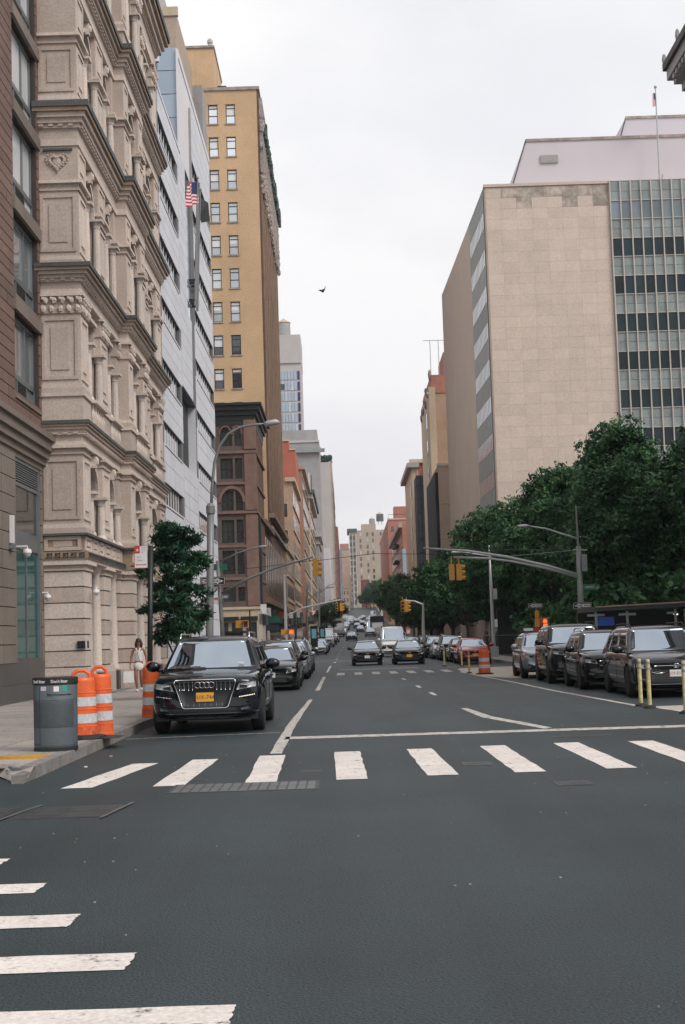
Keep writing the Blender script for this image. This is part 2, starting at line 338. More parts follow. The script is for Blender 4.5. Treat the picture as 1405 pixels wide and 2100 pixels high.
def crown_mesh(name,blobs,n,size,m,elong=1.8):
    B=np.array(blobs); w=B[:,3]**2.2; K=max(len(B)*6,n//26); bi=rng.choice(len(B),K,p=w/w.sum()); c=B[bi,:3]; r=B[bi,3]      # twig ends spread over the limbs' clumps
    d0=rng.normal(size=(K,3)); d0/=np.linalg.norm(d0,axis=1)[:,None]; T=c+d0*(r*(.45+.62*rng.random(K)))[:,None]*np.array([1,1,.8])
    idx=rng.integers(0,K,n); d=d0[idx]; sg=(size*1.25)*(.6+.8*rng.random(K))[idx]
    P=T[idx]+rng.normal(size=(n,3))*sg[:,None]*np.array([1.15,1.15,.55])
    nn=d*.6+rng.normal(size=(n,3))*.6+np.array([0,0,.35]); nn/=np.linalg.norm(nn,axis=1)[:,None]
    a=np.cross(nn,rng.normal(size=(n,3))); a/=np.linalg.norm(a,axis=1)[:,None]; b=np.cross(nn,a); s_=size*(.6+.8*rng.random(n))[:,None]; a=a*s_*elong/2; b=b*s_/2
    V=np.stack([P-a,P-b*.9,P+a,P+b*.9],1).reshape(-1,3)
    me=bpy.data.meshes.new(name); me.vertices.add(n*4); me.vertices.foreach_set('co',V.astype('f').ravel()); me.loops.add(n*4); me.loops.foreach_set('vertex_index',np.arange(n*4,dtype='i')); me.polygons.add(n); me.polygons.foreach_set('loop_start',np.arange(0,n*4,4,dtype='i')); me.update(calc_edges=True); me.materials.append(m); return me
# ================= ground, road, pavements =================
KL,KR=-3.85,8.3                      # kerb lines
gm=MB(); ys=[-300,-60,-20,0,10,20,40,80,120,155,200,240,277,330,400,450,500,560,620,700,900,1200,2600]
def strip(mb,xa,xb,yl,dz=0):
    vs=[];fs=[]
    for y in yl: vs+=[(xa(y),y,gz(y)+dz),(xb(y),y,gz(y)+dz)]
    for i in range(len(yl)-1): o=i*2; fs.append((o,o+1,o+3,o+2))
    mb.add(vs,fs)
strip(gm,lambda y:-2500,lambda y:2500,[-300]+ys[1:]+[3000],-.02); struct('ground',gm,M_ground)
rm=MB(); strip(rm,lambda y:(-45 if y<17.5 else KL+cx(y)),lambda y:(60 if y<17.5 else KR+.3+cx(y)),[-40,0,17.49,17.5,30,60,100,155,200,277,340,400,500,600,700,900],0)
road=struct('road',rm,M_asph)
def flat(mb,poly,z,jag=0):
    mb.add([(x,y,z) for x,y in poly],[tuple(range(len(poly)))])
def jagged(p,q,n,a): return [(p[0]+(q[0]-p[0])*i/n+(random.uniform(-a,a) if 0<i<n else 0),p[1]+(q[1]-p[1])*i/n+(random.uniform(-a,a) if 0<i<n else 0)) for i in range(n)]
def jpoly(pts,n=9,a=.012):
    out=[]
    for i in range(len(pts)): out+=jagged(pts[i],pts[(i+1)%len(pts)],n,a)
    return out
def mark(name,pts,m=M_paint,z=.004,n=9,a=.010,label=None):
    mb=MB(); flat(mb,jpoly(pts,n,a),z); return part(name,mb,m,road,label=label)
# near zebra (bars along the street)
for i in range(-1,9):
    x=-3.29+.0+i*1.0235 if False else None
bars=[(-3.27,16.2,-2.92,19.25),(-2.22,16.1,-2.15,19.6),(-1.19,16.1,-1.25,19.9),(-.165,16.2,-.22,20.15),(.87,16.35,.79,20.25),(1.87,16.4,1.84,20.4),(2.93,16.5,2.90,20.5),(3.94,16.6,3.94,20.4),(4.98,16.6,4.98,20.6),(6.0,16.7,6.0,20.6),(7.0,16.7,7.0,20.6)]
for xa,ya,xb,yb in bars: mark('crosswalk_stripe',[(xa,ya),(xa+.355,ya),(xb+.355,yb),(xb,yb)])
# crosswalk of the near-left arm (bars across)
for (x1,y0,y1) in [(-2.60,10.55,10.95),(-2.07,9.4,9.77),(-1.63,8.24,8.62),(-1.13,7.12,7.50),(-.535,6.0,6.38)]:
    mark('crosswalk_stripe',[(x1-3.6,y0-.03),(x1-.01,y0),(x1,y1),(x1-3.6,y1-.02)],n=14)
for i in range(12): x=-.48+i*.79; mark('crosswalk_stripe',[(x,62.2),(x+.34,62.2),(x+.34,66.4),(x,66.4)],M_paintw,n=5)
mark('stop_line',[(-1.05,23.05),(9.2,22.85),(9.2,23.35),(-1.05,23.6)],M_paintw,n=20,a=.02,label='long white stop line across the lanes')
mark('lane_line',[(-1.13,20.2),(-.96,20.2),(-1.0,27),(-.95,37.9),(-1.05,37.9),(-1.16,27)],M_paintw,n=8,label='solid white parking lane line')
mark('lane_line',[(-1.03,44.5),(-.9,44.5),(-.92,60.5),(-1.05,60.5)],M_paintw,n=8)
mark('lane_line',[(-1.03,68),(-.93,68),(-.93,84),(-1.03,84)],M_paintw,n=4)
mark('lane_line',[(3.2,23.6),(3.36,23.85),(2.75,27.6),(2.55,31),(2.41,31),(2.53,27.4)],M_paintw,n=8,label='curved white line joining the stop line')
mark('lane_line',[(6.05,29.6),(5.92,29.6),(5.48,39),(5.35,44.9),(4.76,61.5),(4.88,61.5),(5.47,44.9),(5.6,39)],M_paintw,n=10,label='long white line beside the parked row')
for y in (38.2,44.2,52.6): mark('lane_dash',[(2.27+(-.015)*(y-38),y),(2.38+(-.015)*(y-38),y),(2.36-.015*(y-38),y+2.1),(2.25-.015*(y-38),y+2.1)],M_paintw,n=4)
mark('stop_line',[(-.4,72.5),(3.6,72.5),(3.6,73),(-.4,73)],M_paintw,n=10)
for x in (-.9,2.3):
    for y in range(95,320,14): mb=MB(); z0,z1=gz(y)+.006,gz(y+3)+.006; mb.add([(x+cx(y),y,z0),(x+.14+cx(y),y,z0),(x+.14+cx(y),y+3,z1),(x+cx(y),y+3,z1)],[(0,1,2,3)]); part('lane_dash',mb,M_paintw,road)
for y in (100,104): mark('crosswalk_stripe',[(-3.5,y),(.5,y),(.5,y+.3),(-3.5,y+.3)],M_paintw,n=4)
# thin cracks / seams and yellowish line before the first car
mark('parking_line',[(-3.8,24.3),(-1.2,24.75),(-1.2,24.82),(-3.8,24.36)],M_paintw,n=8)
# painted curb extensions
mark('painted_area',[(6.2,29.3),(9.6,29.8),(9.6,24.2),(6.55,24.4)],M_beige,z=.003,n=8,label='beige painted corner area behind the delineator posts')
mark('lane_line',[(6.08,29.4),(6.2,29.4),(6.62,24.2),(6.48,24.2)],M_paintw,z=.007,n=8)
mark('painted_area',[(4.9,62),(5.0,54.5),(5.9,50.5),(8.2,52),(8.2,69),(5.3,68)],M_beige,z=.003,n=8,label='beige painted corner area around the far barrel')
mark('lane_line',[(4.9,71.6),(7.9,71.6),(7.9,71.95),(4.9,71.95)],M_yell,z=.006,n=5)
# tar seams, patches and small stains
M_tar=mat('tar seam',(.014,.017,.019),.5,.2,3); M_patch=mat('asphalt patch',(.0175,.0295,.034),.56,.25,1,bump=1.0,bscale=60,fine=1.2,fscale=70,spec=.46); M_patch2=mat('pale asphalt patch',(.0255,.0405,.046),.56,.25,1,bump=1.0,bscale=60,fine=1.2,fscale=70,spec=.48)
for (x0,y0,x1,y1,m_) in ((-1.4,26.5,.4,31,M_patch2),(1.4,32,3.0,46,M_patch),(3.2,13.4,9,14.3,M_patch2),(3.6,48,5.0,60,M_patch2)):
    mark('asphalt_patch',[(x0,y0),(x1,y0+.1),(x1-.05,y1),(x0+.05,y1-.1)],m_,z=.0012,n=7,a=.05)
for q in range(16):
    x,y=random.uniform(-3.4,6),random.uniform(21,60); dx,dy=random.choice([(random.uniform(1,3.4),random.uniform(-.3,.3)),(random.uniform(-.3,.3),random.uniform(2,6))]); P_=[Vector((x+dx*i/12+random.uniform(-.05,.05),y+dy*i/12+random.uniform(-.05,.05),0)) for i in range(13)]; mb=MB()
    for a,b in zip(P_,P_[1:]):
        d_=(b-a).normalized().cross(Vector((0,0,1)))*random.uniform(.005,.011); mb.add([(a.x-d_.x,a.y-d_.y,.0025),(b.x-d_.x,b.y-d_.y,.0025),(b.x+d_.x,b.y+d_.y,.0025),(a.x+d_.x,a.y+d_.y,.0025)],[(0,1,2,3)])
    part('tar_seam',mb,M_tar,road)
for q in range(34):
    x,y,r_=random.uniform(-3.2,7),random.uniform(6.5,60),random.uniform(.03,.16); mb=MB(); flat(mb,[(x+r_*random.uniform(.6,1.2)*math.cos(a*PI/6),y+r_*1.3*random.uniform(.6,1.2)*math.sin(a*PI/6)) for a in range(12)],.002); part('oil_stain',mb,M_tar if q%3 else M_patch2,road)
mb=MB()
for q in range(260):
    x,y=random.uniform(-4,8),random.uniform(6,40); s_=random.uniform(.006,.016); mb.box(x,x+s_,y,y+s_,0,.006)
part('loose_grit',mb,M_side,road,kind='stuff')
mb=MB()
for q in range(500):
    x,y=random.uniform(-8.5,-3.9),random.uniform(19.2,44); s_=random.uniform(.012,.03); mb.add([(x+s_*math.cos(a*PI/3),y+s_*math.sin(a*PI/3),.1535) for a in range(6)],[(0,1,2,3,4,5)])
GUM=mb
# utility covers
def cover(cx_,cy,w,d,bars_,m,label):
    r=link('utility_cover',MB().box(cx_-w/2,cx_+w/2,cy-d/2,cy+d/2,-.02,.0045).mesh('cover_frame',M_iron),road,label=label)
    nb=bars_
    for i in range(nb):
        x=cx_-w/2+.03+(w-.06)*i/nb; ub('grate_panel',(x+.012,x+(w-.06)/nb-.012,cy-d/2+.04,cy-.01,.0,.0065),m,r)
        ub('grate_panel',(x+.012,x+(w-.06)/nb-.012,cy+.01,cy+d/2-.04,.0,.0065),m,r)
cover(-1.16,15.75,1.62,.9,15,M_irong,'long grey grating at the foot of the crosswalk')
cover(-2.75,13.9,.95,.95,2,M_iron,'dark steel plate in the road at the left'); cover(-3.9,13.95,1.2,.95,2,M_iron,'dark steel plate beside the left edge')
cover(2.32,15.05,.38,.45,3,M_iron,'small square cover by the crosswalk'); cover(1.55,17.65,.36,.5,2,M_iron,'small cover between two crosswalk bars'); cover(3.5,21.7,.9,.25,4,M_iron,'thin cover behind the crosswalk bars')
for (x0,y0,x1,y1) in ((-2.32,13.3,-2.2,14.5),(-3.28,13.3,-3.12,14.5)): mark('steel_edge',[(x0-.02,y0),(x0+.02,y0),(x1+.02,y1),(x1-.02,y1)],M_irong,z=.012,n=2)
# pavements
def pavement(poly,z=.15,name='sidewalk'):
    mb=MB().prism(poly,-.1,z); return struct(name,mb,M_joint)
XF=-7.75
lp=pavement([(-60,19.9),(-6.6,19.2),(-5.2,19.0),(-4.5,18.5),(-4.15,17.7),(KL-.16,17.6),(KL-.16,150),(-60,150)],.128)
strip_=MB(); strip(strip_,lambda y:-30+cx(y),lambda y:KL+cx(y)-.05,[150,200,277,340,400,500,600,700,900],.14); struct('sidewalk',strip_,M_side)
strip_=MB(); strip(strip_,lambda y:KR+cx(y)+.05,lambda y:30+cx(y),[150,200,277,340,400,500,600,700,900],.14); struct('sidewalk',strip_,M_side)
k=0
for j in range(46):
    y=18.0+j*1.5
    if y>86: break
    for i in range(4 if y>40 else 7):
        x=KL-.2-1.02-i*1.05
        if y<19 and i>0: continue
        if y<19 : y0_=18.0
        if y>42 and x<XF-.3: continue
        ub('paving_slab',(x+.008,x+1.042,y+.008,y+1.492,.10,.150+random.uniform(-.0015,.0015)),M_side,lp)
part('gum_spot',GUM,M_mortar,lp,kind='stuff')
y=17.6
while y<86:
    l=random.uniform(1.7,2.6); ub('kerb_stone',(KL-.19,KL,y+.006,y+l-.006,-.05,.152+random.uniform(-.004,.004)),M_kerb,lp); y+=l
# corner apron: sloping slabs, tactile plate
ap=MB(); ap.add([(-3.87,17.62,.155),(-3.84,17.1,.05),(-4.05,17.2,.008),(-4.45,18.1,.008),(-5.6,18.6,.008),(-7.0,19.3,.155),(-4.5,18.55,.157)],[(0,6,3,2,1),(6,5,4,3)]); part('ramp_slab',ap,M_side,lp,label='cracked concrete ramp at the corner')
ub('kerb_stone',(-4.0,-3.86,16.95,17.6,-.05,.10),M_kerb,lp)
for q,(xa,ya,xb,yb) in enumerate([(-4.42,17.3,-4.12,17.95),(-4.05,17.1,-4.35,18.3),(-4.9,17.6,-4.5,18.1),(-5.2,18.9,-4.1,19.6)]):
    mb=MB(); pts=[Vector((xa,ya,0)).lerp(Vector((xb,yb,0)),t/6)+Vector((random.uniform(-.04,.04),random.uniform(-.03,.03),0)) for t in range(7)]
    zz=.16 if ya>17.9 else .09
    for a,b in zip(pts,pts[1:]):
        d=(b-a).normalized().cross(Vector((0,0,1)))*.008; mb.add([(a.x-d.x,a.y-d.y,zz),(a.x+d.x,a.y+d.y,zz),(b.x+d.x,b.y+d.y,zz),(b.x-d.x,b.y-d.y,zz)],[(0,1,2,3)])
    part('crack',mb,M_mortar,lp)
tp=link('tactile_plate',MB().box(-5.5,-4.03,18.72,19.35,.12,.158).mesh('tactile_plate',M_yell),lp,label='worn yellow tactile warning plate')
mb=MB()
for i in range(22):
    for j in range(9): mb.box(-5.48+i*.066,-5.445+i*.066,18.74+j*.068,18.775+j*.068,.157,.163)
part('truncated_dome',mb,M_yell,tp,kind='stuff')
rp_=pavement([(KR+.16,66),(KR+.16,150),(60,150),(60,20),(9.9,20),(9.9,50),(9.4,56),(8.6,62)],.128)
for j in range(22):
    for i in range(4): y=66+j*1.5; x=KR+.2+i*1.3; ub('paving_slab',(x+.01,x+1.29,y+.01,y+1.49,.10,.15),M_side,rp_)
y=66
while y<150: ub('kerb_stone',(KR,KR+.2,y+.006,y+2.4,-.05,.155),M_kerb,rp_); y+=2.41
y=20
for i in range(12): ub('kerb_stone',(9.7,9.9,20+i*2.5,22.49+i*2.5,-.05,.155),M_kerb,rp_)

# ================= brown brick apartment building (left edge) =================
XB=-8.95
bb=root('brick_apartment_building','brown brick building with silver window bays and teal glass storefront at the left edge','building',(XB,38,0))
fe=Face('E',XB); mb=MB()
tops=[25.1,22.3,19.5,16.68,13.85,11.0]
wall_grid(fe,20,42.25,7.7,30,[(24.6,27.7),(31.4,34.5),(38.85,41.95)],[(t-2.42,t) for t in sorted(tops)],.5,mb); mb.box(XB-6,XB-.5,20,42.25,0,30)
part('wall',mb,M_mortar,bb)
# proud brick courses between the windows
z=7.75
while z<26.5:
    inw=any(t-2.42<z+.18<t for t in tops)
    if inw:
        for a,b in ((33.0,34.9),(34.95,36.85),(36.9,38.8)): ub('brick_course',fe.b(a,b,z+.015,z+.305,0,.03),M_brown,bb)
        ub('brick_course',fe.b(41.98,42.24,z+.015,z+.305,0,.03),M_brown,bb)
    else:
        for a,b in ((33.0,35.4),(35.45,38.0),(38.05,40.6),(40.65,42.24)): ub('brick_course',fe.b(a,b,z+.015,z+.305,0,.03),M_brown,bb)
    z+=.32
for t in tops:
    for a_ in (24.6,31.4): sash(fe,bb,a_,a_+3.1,t-2.4,t-.04,.22,M_alu,M_gl,vb=(.62,),t=.09)
    ub('lintel',fe.b(38.7,42.2,t-.02,t+.34,.0,.10),M_brownst,bb)
    w=sash(fe,bb,38.85,41.95,t-1.75,t-.04,.22,M_alu,M_glw if t>14 else M_gll,vb=(.62,),t=.09)  # upper panes: blinds and mirrored sky put into one white colour
    w2=sash(fe,bb,38.85,41.95,t-2.42,t-1.78,.20,M_alu,M_glw if t>14 else M_alu,vb=(.28,.66),t=.06,name='window')
    g=MB()
    for q in range(7): g.box(*fe.b(39.75,40.85,t-2.34+q*.075,t-2.30+q*.075,-.16,-.12))
    part('vent_grille',g,M_dark,w2); ub('vent_back',fe.b(39.74,40.86,t-2.36,t-1.84,-.19,-.16),M_dark,w2)
    ub('sill',fe.b(38.75,42.05,t-2.50,t-2.42,-.3,.08),M_brownst,bb)
for (a,b,p) in ((7.0,7.2,.12),(7.2,7.42,.22),(7.42,7.7,.32),(7.7,7.86,.42),(6.85,7.0,.04)): ub('cornice_course',fe.b(20,42.26,a,b,-.4,p),M_brownst,bb)
z=1.2; k=0
while z<6.8:
    h=.50
    for (a,b) in ((35.6,37.0),(37.03,38.6)): ub('stone_block',fe.b(a,b,z+.012,z+h-.012,-.5,.05),M_brownst,bb)
    ub('stone_block',fe.b(41.9,42.25,z+.012,z+h-.012,-.5,.02),M_brownst,bb); z+=h
ub('wall',fe.b(20,35.6,1.2,6.85,-.5,-.3),M_glt,bb)
ub('granite_base',fe.b(20,42.25,.1,.62,-.5,.10),M_gran,bb); ub('granite_base',fe.b(20,38.62,.62,1.2,-.5,.04),M_gran,bb); ub('granite_base',fe.b(38.66,42.25,.62,1.32,-.5,.02),M_gran,bb)
sf=part('storefront_frame',MB().box(*fe.b(38.65,38.8,1.3,6.85,-.4,-.0)).box(*fe.b(41.75,41.88,1.3,6.85,-.4,-.0)).box(*fe.b(38.8,41.75,4.35,4.85,-.4,-.03)).box(*fe.b(38.8,41.75,6.1,6.2,-.4,-.03)).box(*fe.b(38.8,41.75,6.75,6.85,-.4,-.0)).box(*fe.b(40.3,40.34,1.3,4.35,-.10,-.05)),M_alu,bb)
ub('pane',fe.b(38.8,41.75,1.32,4.35,-.14,-.08),M_glt,sf); ub('pane',fe.b(38.8,41.75,4.85,6.1,-.14,-.08),M_gl,sf)
for q in range(8): ub('louvre_slat',fe.b(38.8,41.75,6.24+q*.065,6.27+q*.065,-.16,-.03),M_alu,sf)
ub('louvre_back',fe.b(38.8,41.75,6.2,6.75,-.3,-.2),M_dark,sf)
lb=root('wall_lantern','white box wall light fixed above the teal storefront','wall light',(XB+.1,37.9,4.6))
part('light_box',MB().box(XB+.06,XB+.16,37.78,37.95,4.4,5.15),M_wsign,lb); part('bracket',MB().box(XB,XB+.18,37.7,38.02,4.25,4.35),M_alu,lb)
def cctv(x,y,z,label,r=.11):
    o=root('security_camera',label,'camera',(x,y,z)); part('housing',MB().lathe([(r*.2,r*1.3),(r,r),(r*1.1,.2*r),(r*1.1,0)],(x,y,z)),M_wsign,o,smooth=True); part('dome',MB().ell((x,y,z),r*.95,r*.95,r*.95),M_refl,o,smooth=True); part('arm',MB().tube([(x,y,z+r),(x,y,z+r*1.8),(x-.35 if x<-8.5 else x,y+(.0 if x<-8.5 else .3),z+r*1.8)],.03,6),M_wsign,o)
cctv(XB+.28,38.9,4.18,'round white security camera above the teal storefront')

# ================= buff stone building with columns =================
tb=root('stone_loft_building','ornate buff stone building with arched windows, columns and dark projecting cornices','building',(XF,50,0))
SEC=[(42.3,49.5,0.0),(49.5,54.2,.35),(54.2,61.6,0.0)]
PIER=[(42.3,43.6,0),(45.8,47.2,0),(49.0,49.5,0),(49.5,50.6,.35),(53.1,54.2,.35),(56.4,57.6,0),(60.2,61.6,0)]
WIN=[(43.6,45.8,0),(47.2,49.0,0),(50.6,53.1,.35),(54.2,56.4,0),(57.6,60.2,0)]
RECESS=.30
core=MB().box(XF-12,XF-RECESS-.35,42.35,61.6,0,29).box(XF-1.25,XF-.4,42.36,42.9,.2,28.5); part('core_wall',core,M_stone,tb)
def belt(name,z0,z1,p,m,y0=None,parent=tb):
    for (a,b,o) in SEC:
        e0=p if a==42.3 else (p if o else 0); e1=p if b==61.6 else (p if o else 0)
        ub(name,(XF-1.30 if a==42.3 else XF-.6,XF+o+p,a-e0,b+e1-(0.003 if not o else 0),z0,z1),m,parent)
def dentils(z0,z1,p,step=.3):
    mb=MB()
    for (a,b,o) in SEC:
        y=a+.05
        while y<b-.1: mb.box(XF+o+p-.1,XF+o+p,y,y+step*.5,z0,z1); y+=step
    x=XF-1.15
    while x<XF: mb.box(x,x+step*.5,42.3-p,42.3-p+.1,z0,z1); x+=step
    part('dentil',mb,M_stone,tb,kind='stuff')
def panel_frame(a,b,z0,z1,xo,parent,m=M_stonel,corner=False):     # raised frame on a pier's street face
    w=.09
    mb=MB(); x0,x1=XF+xo,XF+xo+.035
    mb.box(x0,x1,a,a+w,z0,z1).box(x0,x1,b-w,b,z0,z1).box(x0,x1,a+w,b-w,z0,z0+w).box(x0,x1,a+w,b-w,z1-w,z1)
    i=.2*(b-a)
    mb.box(x0-.0,x0+.03,a+i+.06,b-i-.06,z0+.28,z1-.28)
    part('panel_frame',mb,m,parent)
def south_panel(z0,z1,parent,deep=.04):
    a,b=XF-1.16,XF-.06; w=.10; y=42.3
    mb=MB().box(a,a+w,y-deep,y,z0,z1).box(b-w,b,y-deep,y,z0,z1).box(a+w,b-w,y-deep,y,z0,z0+w).box(a+w,b-w,y-deep,y,z1-w,z1).box(a+.27,b-.27,y-.03,y,z0+.3,z1-.3)
    part('panel_frame',mb,M_stone,parent)
def pier_boxes(name,z0,z1,g,m=M_stone,parent=tb):
    for (a,b,o) in PIER:
        x0=XF-1.22 if a==42.3 else XF-RECESS-.4
        ub(name,(x0,XF+o+g,a-g,b+g,z0,z1),m,parent)
def capital(z0,z1,orn=True):
    pier_boxes('capital_course',z0,z0+.06,.05); pier_boxes('capital_course',z1-.09,z1,.14,M_stonel); pier_boxes('capital_course',z0+.06,z1-.09,.03)
    if orn:
        for (a,b,o) in PIER:
            mb=MB(); n=max(3,int((b-a)/.22))
            for i in range(n):
                y=a+(b-a)*(i+.5)/n
                for q in range(2): z=z0+.14+(z1-z0-.26)*q*.75; mb.ell((XF+o+.07,y+(q*.06),z),.07,.085,(z1-z0)*.2,6,4,.2)
                mb.ell((XF+o+.11,y,z1-.16),.06,.06,.06,6,4)
            if a==42.3:
                for i in range(5):
                    x=XF-1.1+i*.26
                    for q in range(2): mb.ell((x+q*.08,42.23,z0+.14+(z1-z0-.26)*q*.75),.085,.07,(z1-z0)*.2,6,4,.2)
                    mb.ell((x,42.19,z1-.16),.06,.06,.06,6,4)
            part('acanthus_carving',mb,M_stonel,tb)
def cornice(z0,z1,p):
    h=z1-z0
    belt('architrave_course',z0,z0+h*.16,.05,M_stonel); belt('frieze_course',z0+h*.16,z0+h*.42,.02,M_stone)
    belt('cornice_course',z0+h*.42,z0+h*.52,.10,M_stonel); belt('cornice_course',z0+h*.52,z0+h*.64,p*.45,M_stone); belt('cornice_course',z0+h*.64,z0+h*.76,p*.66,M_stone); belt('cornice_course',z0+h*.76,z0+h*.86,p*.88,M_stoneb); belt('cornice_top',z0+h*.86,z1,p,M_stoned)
    dentils(z0+h*.45,z0+h*.52,.16)
def windows(z0,z1,spring,arched,bal=False,cols=True):
    for (a,b,o) in WIN:
        fc=Face('E',XF+o-RECESS+.12); c=(a+b)/2
        j=.16; wa,wb=a+j,b-j; mbw=MB()
        mbw.box(*fc.b(a,wa,z0,z1,-.4,0)).box(*fc.b(wb,b,z0,z1,-.4,0))
        if arched:
            arch_wall(fc,wa,wb,spring,z1-.35,.4,mbw,10,z1); mbw2=MB(); archivolt(fc,wa,wb,spring,z1-.35,.13,.09,mbw2); part('archivolt',mbw2,M_stonel,tb)
            ks=MB(); ks.box(*fc.b(c-.11,c+.11,z1-.42,z1-.05,0,.2)); ks.ell(fc.pt(c,z1-.2,.2),.08,.1,.14,6,4); part('keystone',ks,M_stonel,tb)
        else:
            mbw.box(*fc.b(wa,wb,z1-.3,z1,-.4,0)); ub('lintel',fc.b(wa-.05,wb+.05,z1-.34,z1-.22,-.1,.12),M_stonel,tb)
        part('window_surround',mbw,M_stone,tb)
        zt=z1-.3 if not arched else z1-.4
        w=MB().box(*fc.b(wa,wa+.09,z0,zt,-.24,-.18)).box(*fc.b(wb-.09,wb,z0,zt,-.24,-.18)).box(*fc.b(wa,wb,(z0+zt)/2-.05,(z0+zt)/2+.05,-.24,-.18)).box(*fc.b(c-.04,c+.04,z0,zt,-.24,-.19))
        wo_=part('window',w,M_bst,tb); ub('pane',fc.b(wa,wb,z0,z1-.3,-.30,-.235),M_gl,wo_)
        if cols:
            for cy in (wa-.02,wb+.02)[:2]:
                r=.13; mb=MB(); x,_y,_z=fc.pt(cy,0,.14)
                mb.lathe([(r*1.5,0),(r*1.5,.06),(r*1.2,.12),(r,.16),(r*1.02,(spring-z0)*.5),(r*.86,spring-z0-.30)],(x,cy,z0),12)
                part('column',mb,M_stonel,tb,smooth=False)
                cp=MB().lathe([(r*.9,-.30),(r*1.05,-.25),(r*1.0,-.22),(r*1.35,-.10),(r*1.6,-.07)],(x,cy,spring),12).box(x-.22,x+.24,cy-.22,cy+.22,spring-.08,spring); part('column_capital',cp,M_stonel,tb)
        if bal:
            zb=z0-.85
            ub('balustrade_rail',fc.b(a,b,z0-.1,z0,-.1,.42),M_stonel,tb); ub('balustrade_base',fc.b(a,b,zb-.03,zb+.12,-.1,.42),M_stone,tb)
            n=5
            for i in range(n):
                cy=a+(b-a)*(i+.5)/n; x=fc.pt(0,0,.25)[0]
                link('baluster',BAL,tb,loc=(x,cy,zb+.12))
            ub('balustrade_back',fc.b(a,b,zb,z0,-.15,.05),M_stone,tb)
BAL=MB().lathe([(.05,0),(.05,.05),(.09,.2),(.09,.3),(.045,.5),(.06,.6),(.06,.63)],(0,0,0),8).mesh('baluster',M_stonel)
# ground floor: rusticated blocks
pier_boxes('plinth_block',.13,.78,.10); pier_boxes('plinth_moulding',.78,.98,.07,M_stonel)
zz=1.0
for q in range(6):
    for (a,b,o) in PIER:
        x0=XF-1.2 if a==42.3 else XF-RECESS-.4
        ub('stone_block',(x0,XF+o,a,b,zz+.02,zz+.455),M_stonel if q%2 else M_stone,tb)
    zz+=.475
for (a,b,o) in PIER: ub('pier_core',(XF-1.15 if a==42.3 else XF-RECESS-.4,XF+o-.05,a+.05,b-.05,.2,4.3),M_joint,tb)
capital(3.86,4.12,False)
for (a,b,o) in WIN:
    fc=Face('E',XF+o-RECESS+.05)
    w=MB().box(*fc.b(a,a+.12,.3,3.9,-.3,-.2)).box(*fc.b(b-.12,b,.3,3.9,-.3,-.2)).box(*fc.b(a,b,2.9,3.02,-.3,-.2)).box(*fc.b((a+b)/2-.05,(a+b)/2+.05,.3,3.9,-.3,-.2)); d=part('door_frame',w,M_black,tb)
    ub('pane',fc.b(a,b,.3,3.9,-.36,-.3),M_gl,d); ub('door_sill',fc.b(a,b,.12,.32,-.4,0),M_gran,tb); ub('door_lintel',fc.b(a,b,3.9,4.2,-.4,.02),M_stone,tb)
    for cy in (a+.25,b-.25):
        mb=MB().lathe([(.24,0),(.24,.1),(.19,.2),(.18,1.6),(.155,3.1),(.2,3.2),(.24,3.35),(.24,3.42)],(XF+o-.25,cy,.75),14); part('column',mb,M_stonel,tb,smooth=True); ub('column_pedestal',(XF+o-.52,XF+o+.0,cy-.26,cy+.26,.13,.75),M_gran,tb)
belt('architrave_course',4.12,4.2,.12,M_stonel); belt('greek_key_band',4.2,4.42,.16,M_stoneb)
mb=MB(); 
def key(px,py,dx,dy,z):     # small greek key relief, one unit
    for (u0,u1,v0,v1) in ((0,.2,0,.03),(.17,.2,0,.15),(.05,.2,.12,.15),(.05,.08,.06,.15),(.05,.13,.06,.09)):
        if dy: mb.box(px,px+.02,py+u0,py+u1,z+v0,z+v1)
        else: mb.box(px+u0,px+u1,py-.02,py,z+v0,z+v1)
y=42.2
while y<49.2: key(XF+.16,y,0,1,4.235); y+=.24
x=XF-1.1
while x<XF: key(x,42.3-.16,1,0,4.235); x+=.24
part('greek_key_relief',mb,M_stoned,tb,kind='stuff')
belt('parapet_course',4.42,4.9,.02,M_stoneb); belt('parapet_lip',4.9,4.97,.16,M_stoned)
for (a,b,o) in PIER+WIN:
    n=2 if b-a>1.7 else 1
    for i in range(n):
        u0=a+(b-a)*i/n+.12; u1=a+(b-a)*(i+1)/n-.12
        if u1-u0>.2: panel_frame(u0,u1,4.46,4.88,o+.02,tb)
south_panel(4.46,4.88,tb,.07)
# floors 1..5
def floor(z0,z1,cap0,cap1,arched,spring,p,ped=0,orn=False,upper=None,bal=False):
    zb=z0
    if ped: pier_boxes('pedestal_block',z0,z0+ped-.1,.06); pier_boxes('pedestal_cap',z0+ped-.1,z0+ped,.12,M_stonel); zb=z0+ped
    pier_boxes('pier_base',zb,zb+.16,.09); pier_boxes('pier_base',zb+.16,zb+.28,.05,M_stonel)
    pier_boxes('pier_shaft',zb+.28,cap0,0)
    for (a,b,o) in PIER: 
        if b-a>.8: panel_frame(a+.12,b-.12,zb+.42,cap0-.12,o,tb)
    south_panel(zb+.42,cap0-.12,tb)
    capital(cap0,cap1,orn)
    top=cap1
    if upper:
        pier_boxes('upper_block',cap1,upper,0)
        for (a,b,o) in PIER:
            if b-a>.8: panel_frame(a+.1,b-.1,cap1+.1,upper-.08,o,tb)
        top=upper
    windows(zb,top,spring,arched,bal)
    cornice(top,z1,p)
floor(4.97,8.35,7.35,7.62,True,6.35,.28)
floor(8.35,13.13,11.65,12.25,False,11.0,.40,ped=.85,orn=True,bal=True)
floor(13.13,18.15,15.45,15.75,True,15.5,.42,upper=16.85)
floor(18.15,23.0,20.1,20.4,True,20.2,.42,upper=21.8)
